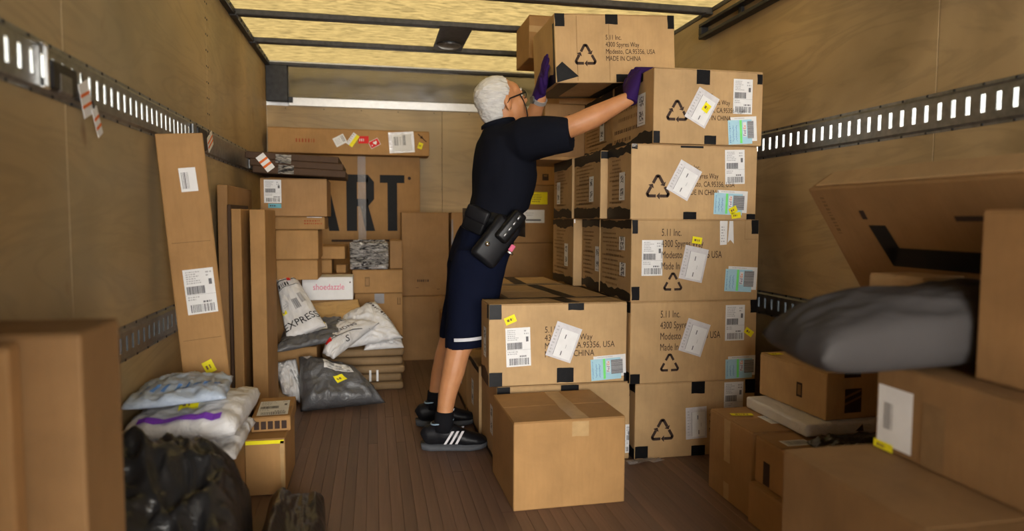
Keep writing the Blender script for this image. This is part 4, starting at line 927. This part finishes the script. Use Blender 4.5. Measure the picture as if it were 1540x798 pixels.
# --- spectacles with cord
gl = empty('spectacles'); gl.parent = man
for s in (-1, 1):
    bm = bmesh.new(); tube(bm, [hp(.104+.001, s*.034+.024*math.cos(t), .004+.017*math.sin(t)) for t in [k*math.pi/8 for k in range(17)]], .0022, 6); plink('rim', bm, 'black', parent=gl)
    bm = bmesh.new(); tube(bm, [hp(.102, s*.058, .010), hp(.060, s*.072, .007), hp(.010, s*.083, .004), hp(-.010, s*.084, -.012)], .0032, 6); plink('temple_arm', bm, 'black', parent=gl)
bm = bmesh.new(); tube(bm, [hp(.106, -.010, .008), hp(.112, 0, .012), hp(.106, .010, .008)], .002, 6); plink('bridge', bm, 'black', parent=gl)
bm = bmesh.new(); tube(bm, [hp(.070, -.069, .006), hp(.080, -.062, -.02), hp(.088, -.052, -.055), hp(.084, -.050, -.09), hp(.055, -.06, -.125)], .0028, 6); plink('cord', bm, 'black', parent=gl)
# --- shirt
bm = bmesh.new()
rings(bm, [(.500, YM, .955, .128, .158, .25), (.545, YM, 1.015, .146, .168, .15), (.575, YM, 1.10, .140, .175), (.583, YM, 1.19, .143, .185), (.582, YM, 1.27, .138, .192), (.578, YM, 1.335, .122, .188), (.566, YM, 1.375, .092, .145), (.556, YM, 1.40, .070, .085), (.552, YM, 1.425, .062, .066)])
tube(bm, [(.585, 2.93, 1.315), (.64, 2.865, 1.325), (.72, 2.81, 1.334), (.815, 2.762, 1.345)], [.085, .092, .086, .076], 20)
tube(bm, [(.57, 3.14, 1.32), (.60, 3.20, 1.335), (.66, 3.235, 1.352), (.70, 3.255, 1.372)], [.085, .088, .078, .070], 20)
def fold(co, n):
    w = co+Vector(man.location)
    k = noise.noise(Vector((w.x*7, w.y*7, w.z*5)))*.010 + noise.noise(Vector((w.x*16, w.y*14, (w.z+w.x*.6)*11)))*.005
    return co+n*k
pfuse('shirt', bm, .0085, 3, 'shirt', fold)
bm = bmesh.new(); tube(bm, [(.552+.068*math.cos(t), YM+.070*math.sin(t), 1.412+.018*math.cos(t+.3)) for t in [k*math.pi/10 for k in range(21)]], .011, 8); plink('collar', bm, 'shirt')
# --- shorts
bm = bmesh.new()
rings(bm, [(.505, YM, .985, .128, .158, .2), (.497, YM, .92, .138, .170, .12), (.475, YM, .85, .138, .175), (.455, YM, .80, .128, .178)])
rings(bm, [(.475, 2.94, .86, .128, .095), (.445, 2.928, .78, .126, .100), (.428, 2.92, .64, .112, .098), (.395, 2.905, .51, .098, .094), (.386, 2.90, .435, .093, .092, .08)])
rings(bm, [(.480, 3.12, .86, .128, .095), (.455, 3.14, .78, .126, .100), (.438, 3.16, .64, .110, .098), (.405, 3.18, .51, .098, .094), (.396, 3.185, .440, .093, .092, .08)])
pfuse('shorts', bm, .0085, 3, 'shorts', fold)
bm = bmesh.new(); n = 20
ra_ = []
for k in range(n+1):
    t = R(232)+R(92)*k/n; cx, cy = .391, 2.902
    ra_.append([bm.verts.new((cx+.1045*math.cos(t), cy+.1035*math.sin(t), z+.07*math.cos(t)*.1)) for z in (.478, .492)])
for k in range(n): bm.faces.new((ra_[k][0], ra_[k+1][0], ra_[k+1][1], ra_[k][1]))
plink('reflective_stripe', bm, 'reflective')
# --- belt, pouches, scanner holster
bm = bmesh.new(); N_ = 40; vv = []
for k in range(N_):
    t = 2*math.pi*k/N_; row = []
    for rr_, zz in ((0, -.038), (.012, -.038), (.012, .038), (0, .038)):
        a_, b_ = .128+rr_, .172+rr_
        row.append(bm.verts.new((.532+a_*math.cos(t), YM+b_*math.sin(t), .972+zz-.19*math.cos(t)*a_*1.0)))
    vv.append(row)
for k in range(N_):
    for j in range(4): bm.faces.new((vv[k][j], vv[(k+1) % N_][j], vv[(k+1) % N_][(j+1) % 4], vv[k][(j+1) % 4]))
bmesh.ops.recalc_face_normals(bm, faces=bm.faces); plink('belt', bm, 'leather')
def obox(name, c, size, rot, m, parent=man, bev=.01, seg=3):
    bm = bmesh.new(); add_box(bm, -size[0]/2, size[0]/2, -size[1]/2, size[1]/2, -size[2]/2, size[2]/2, bev, seg)
    bmesh.ops.transform(bm, matrix=Matrix.Translation(c) @ Euler([R(a) for a in rot]).to_matrix().to_4x4(), verts=bm.verts)
    return plink(name, bm, m, True, parent)
pch = obox('belt_pouch', (.432, 2.882, .985), (.10, .045, .11), (0, 24, -28), 'leather'); obox('pouch_flap', (.430, 2.860, 1.008), (.104, .014, .06), (0, 24, -28), 'shoe_black', pch)
hol = obox('holster', (.505, 2.822, .895), (.125, .055, .215), (0, 38, 6), 'shoe_black', bev=.022)
obox('scanner', (.560, 2.800, .958), (.062, .06, .15), (0, 40, 6), 'leather', hol, .014)
for k in range(4): obox('scanner_key', (.535+.019*k, 2.7675, .925+.023*k), (.010, .006, .022), (0, 40, 6), 'steel', hol, .002, 1)
bm = bmesh.new(); tube(bm, [(.462, 2.786, .886), (.462, 2.778, .886)], [.010, .010], 16); plink('stud', bm, 'chrome', parent=hol)
obox('key_tag', (.565, 2.782, .868), (.02, .01, .03), (0, 35, 0), 'pink_ink', hol, .003, 1); obox('keys', (.558, 2.780, .848), (.028, .008, .014), (0, 30, 0), 'chrome', hol, .003, 1)
# --- socks and shoes
def shoe(x0, y0, rz):
    root = empty('shoe'); root.parent = man
    mt = man_inv @ Matrix.Translation((x0, y0, 0)) @ Matrix.Rotation(R(rz), 4, 'Z')
    def fin(name, bm, m, vox=0, sm=0):
        bmesh.ops.transform(bm, matrix=mt, verts=bm.verts)
        if vox: return fuse(name, bm, vox, sm, MT[m], root)
        return link(name, bm_mesh(bm), root, MT[m], True)
    # foot runs along +x from heel -.10 to toe +.185
    bm = bmesh.new()
    tube(bm, [(-.092, 0, .048), (-.075, 0, .058), (-.02, 0, .066), (.04, 0, .058), (.09, 0, .044), (.14, 0, .037), (.172, 0, .032), (.182, 0, .030)], [.030, .046, .054, .047, .036, .028, .020, .010], 18, [.020, .030, .035, .040, .044, .042, .032, .014], (0, 0, 1))
    tube(bm, [(-.012, 0, .06), (-.010, 0, .10), (-.010, 0, .122)], [.048, .046, .046], 18, [.036, .036, .037], (1, 0, 0))
    fin('upper', bm, 'shoe_black', .005, 3)
    bm = bmesh.new(); prof = [(-.100, .014), (-.094, .026), (-.06, .033), (0, .031), (.05, .036), (.11, .043), (.15, .039), (.172, .026), (.182, .010)]
    lo = [bm.verts.new((x, s*w_, .001+max(0, (x-.12)*.16)+max(0, (-.085-x)*.5))) for s in (1, -1) for x, w_ in (prof if s > 0 else prof[::-1])]
    hi = [bm.verts.new((v.co.x*1.03, v.co.y*1.05, .017+max(0, (v.co.x-.11)*.24)+max(0, (-.04-v.co.x)*.25))) for v in lo]
    k = len(lo); bm.faces.new(list(reversed(lo))); bm.faces.new(hi)
    for i in range(k): bm.faces.new((lo[i], lo[(i+1) % k], hi[(i+1) % k], hi[i]))
    bmesh.ops.recalc_face_normals(bm, faces=bm.faces); fin('sole', bm, 'shoe_sole')
    for s in (1, -1):
        for i in range(3):
            bm = bmesh.new(); xa = .012+.024*i; P = []
            for j in range(6):
                f = j/5; x = xa+.040*(1-f)*.0+.034*f-.01; z = .034+.052*f; yy = .0465-.0135*f**1.6-.0005*i
                P.append([bm.verts.new((x+dx-.012*i*f*.2, s*(yy+.0005), z)) for dx in (-.0055, .0055)])
            for j in range(5): bm.faces.new((P[j][0], P[j][1], P[j+1][1], P[j+1][0]))
            fin('stripe', bm, 'shoe_white')
    bm = bmesh.new(); tube(bm, [(-.010+.048*math.cos(t), .038*math.sin(t), .121+.010*math.cos(t)) for t in [q*math.pi/10 for q in range(21)]], .0035, 8); fin('lining', bm, 'shoe_lining')
    for i in range(4):
        bm = bmesh.new(); x = .042+.016*i; z = .106-.012*i; tube(bm, [(x-.004, -.024, z-.012), (x, 0, z-.001), (x+.004, .024, z-.012)], .0032, 6); fin('lace', bm, 'black')
shoe(.292, 2.874, -7); shoe(.290, 3.222, -4)
for (x, y) in ((.291, 2.872), (.287, 3.222)):
    bm = bmesh.new(); tube(bm, [(x-.006, y, .08), (x-.002, y, .125), (x, y, .165)], [.043, .042, .0405], 18); plink('sock', bm, 'sock')
# --- gloves: palm, four fingers, thumb
def glove(W, K, side, tips, thumb, spread, r=.0105):
    """W wrist, K knuckle centre, side = direction across the palm, tips = list of (mid, tip) offsets from each knuckle"""
    W, K, side = Vector(W), Vector(K), Vector(side).normalized()
    bm = bmesh.new(); ax = (K-W); nn = ax.cross(side).normalized()
    tube(bm, [W-ax*.30, W, W+ax*.35, W+ax*.75, K+ax*.05], [.034, .036, .046, .051, .048], 16, [.033, .030, .025, .023, .018], tuple(side))
    for i, (m1, t1) in enumerate(tips):
        o = K+side*((i-1.5)*spread); L = (1.0, 1.08, 1.0, .82)[i]
        limb(bm, [o-ax*.18, o+Vector(m1)*L*.55, o+Vector(m1)*L, o+Vector(t1)*L], [r*1.05, r, r*.95, r*.82], 10)
    tb = W+ax*.32+side*thumb[0]; limb(bm, [W+ax*.2+side*thumb[0]*.4, tb, tb+Vector(thumb[1]), tb+Vector(thumb[2])], [.015, .0145, .012, .0095], 10)
    return bm
bm = glove((1.052, 2.716, 1.498), (1.072, 2.735, 1.578), (.15, -1, -.1), [((.016, .01, .034), (.080, .012, .040)), ((.018, .01, .038), (.092, .012, .042)), ((.018, .008, .036), (.086, .01, .042)), ((.016, .006, .032), (.072, .004, .038))], (-.042, (.004, .024, .030), (.016, .038, .058)), .0235, .0125)
pfuse('glove', bm, .004, 2, 'glove')
bm = glove((.757, 3.108, 1.562), (.768, 3.06, 1.640), (.02, -.86, -.5), [((.002, -.004, .038), (.012, -.012, .072)), ((.002, -.006, .040), (.012, -.014, .078)), ((.002, -.008, .038), (.012, -.016, .074)), ((.0, -.010, .034), (.010, -.018, .062))], (.040, (-.012, -.024, .024), (-.018, -.040, .050)), .021)
pfuse('glove', bm, .004, 2, 'glove')
# --- wristwatch on the far wrist
wt = empty('wristwatch'); wt.parent = man
wv = (Vector(LWR)-Vector(LEL)).normalized(); wc = Vector(LWR)-wv*.012
e1 = Vector((-.8, -.5, .2)); e1 = (e1-wv*e1.dot(wv)).normalized(); e2 = wv.cross(e1)
bm = bmesh.new(); ns = 24; vv = []
for k in range(ns):
    t = 2*math.pi*k/ns; d = e1*math.cos(t)+e2*math.sin(t)
    vv.append([bm.verts.new(wc+d*rr_+wv*zz) for rr_, zz in ((.031, -.010), (.036, -.010), (.036, .010), (.031, .010))])
for k in range(ns):
    for j in range(4): bm.faces.new((vv[k][j], vv[(k+1) % ns][j], vv[(k+1) % ns][(j+1) % 4], vv[k][(j+1) % 4]))
bmesh.ops.recalc_face_normals(bm, faces=bm.faces); plink('watch_band', bm, 'alu', False, wt)
bm = bmesh.new(); tube(bm, [wc+e1*.034, wc+e1*.043], [.018, .017], 20); plink('watch_case', bm, 'steel', False, wt)
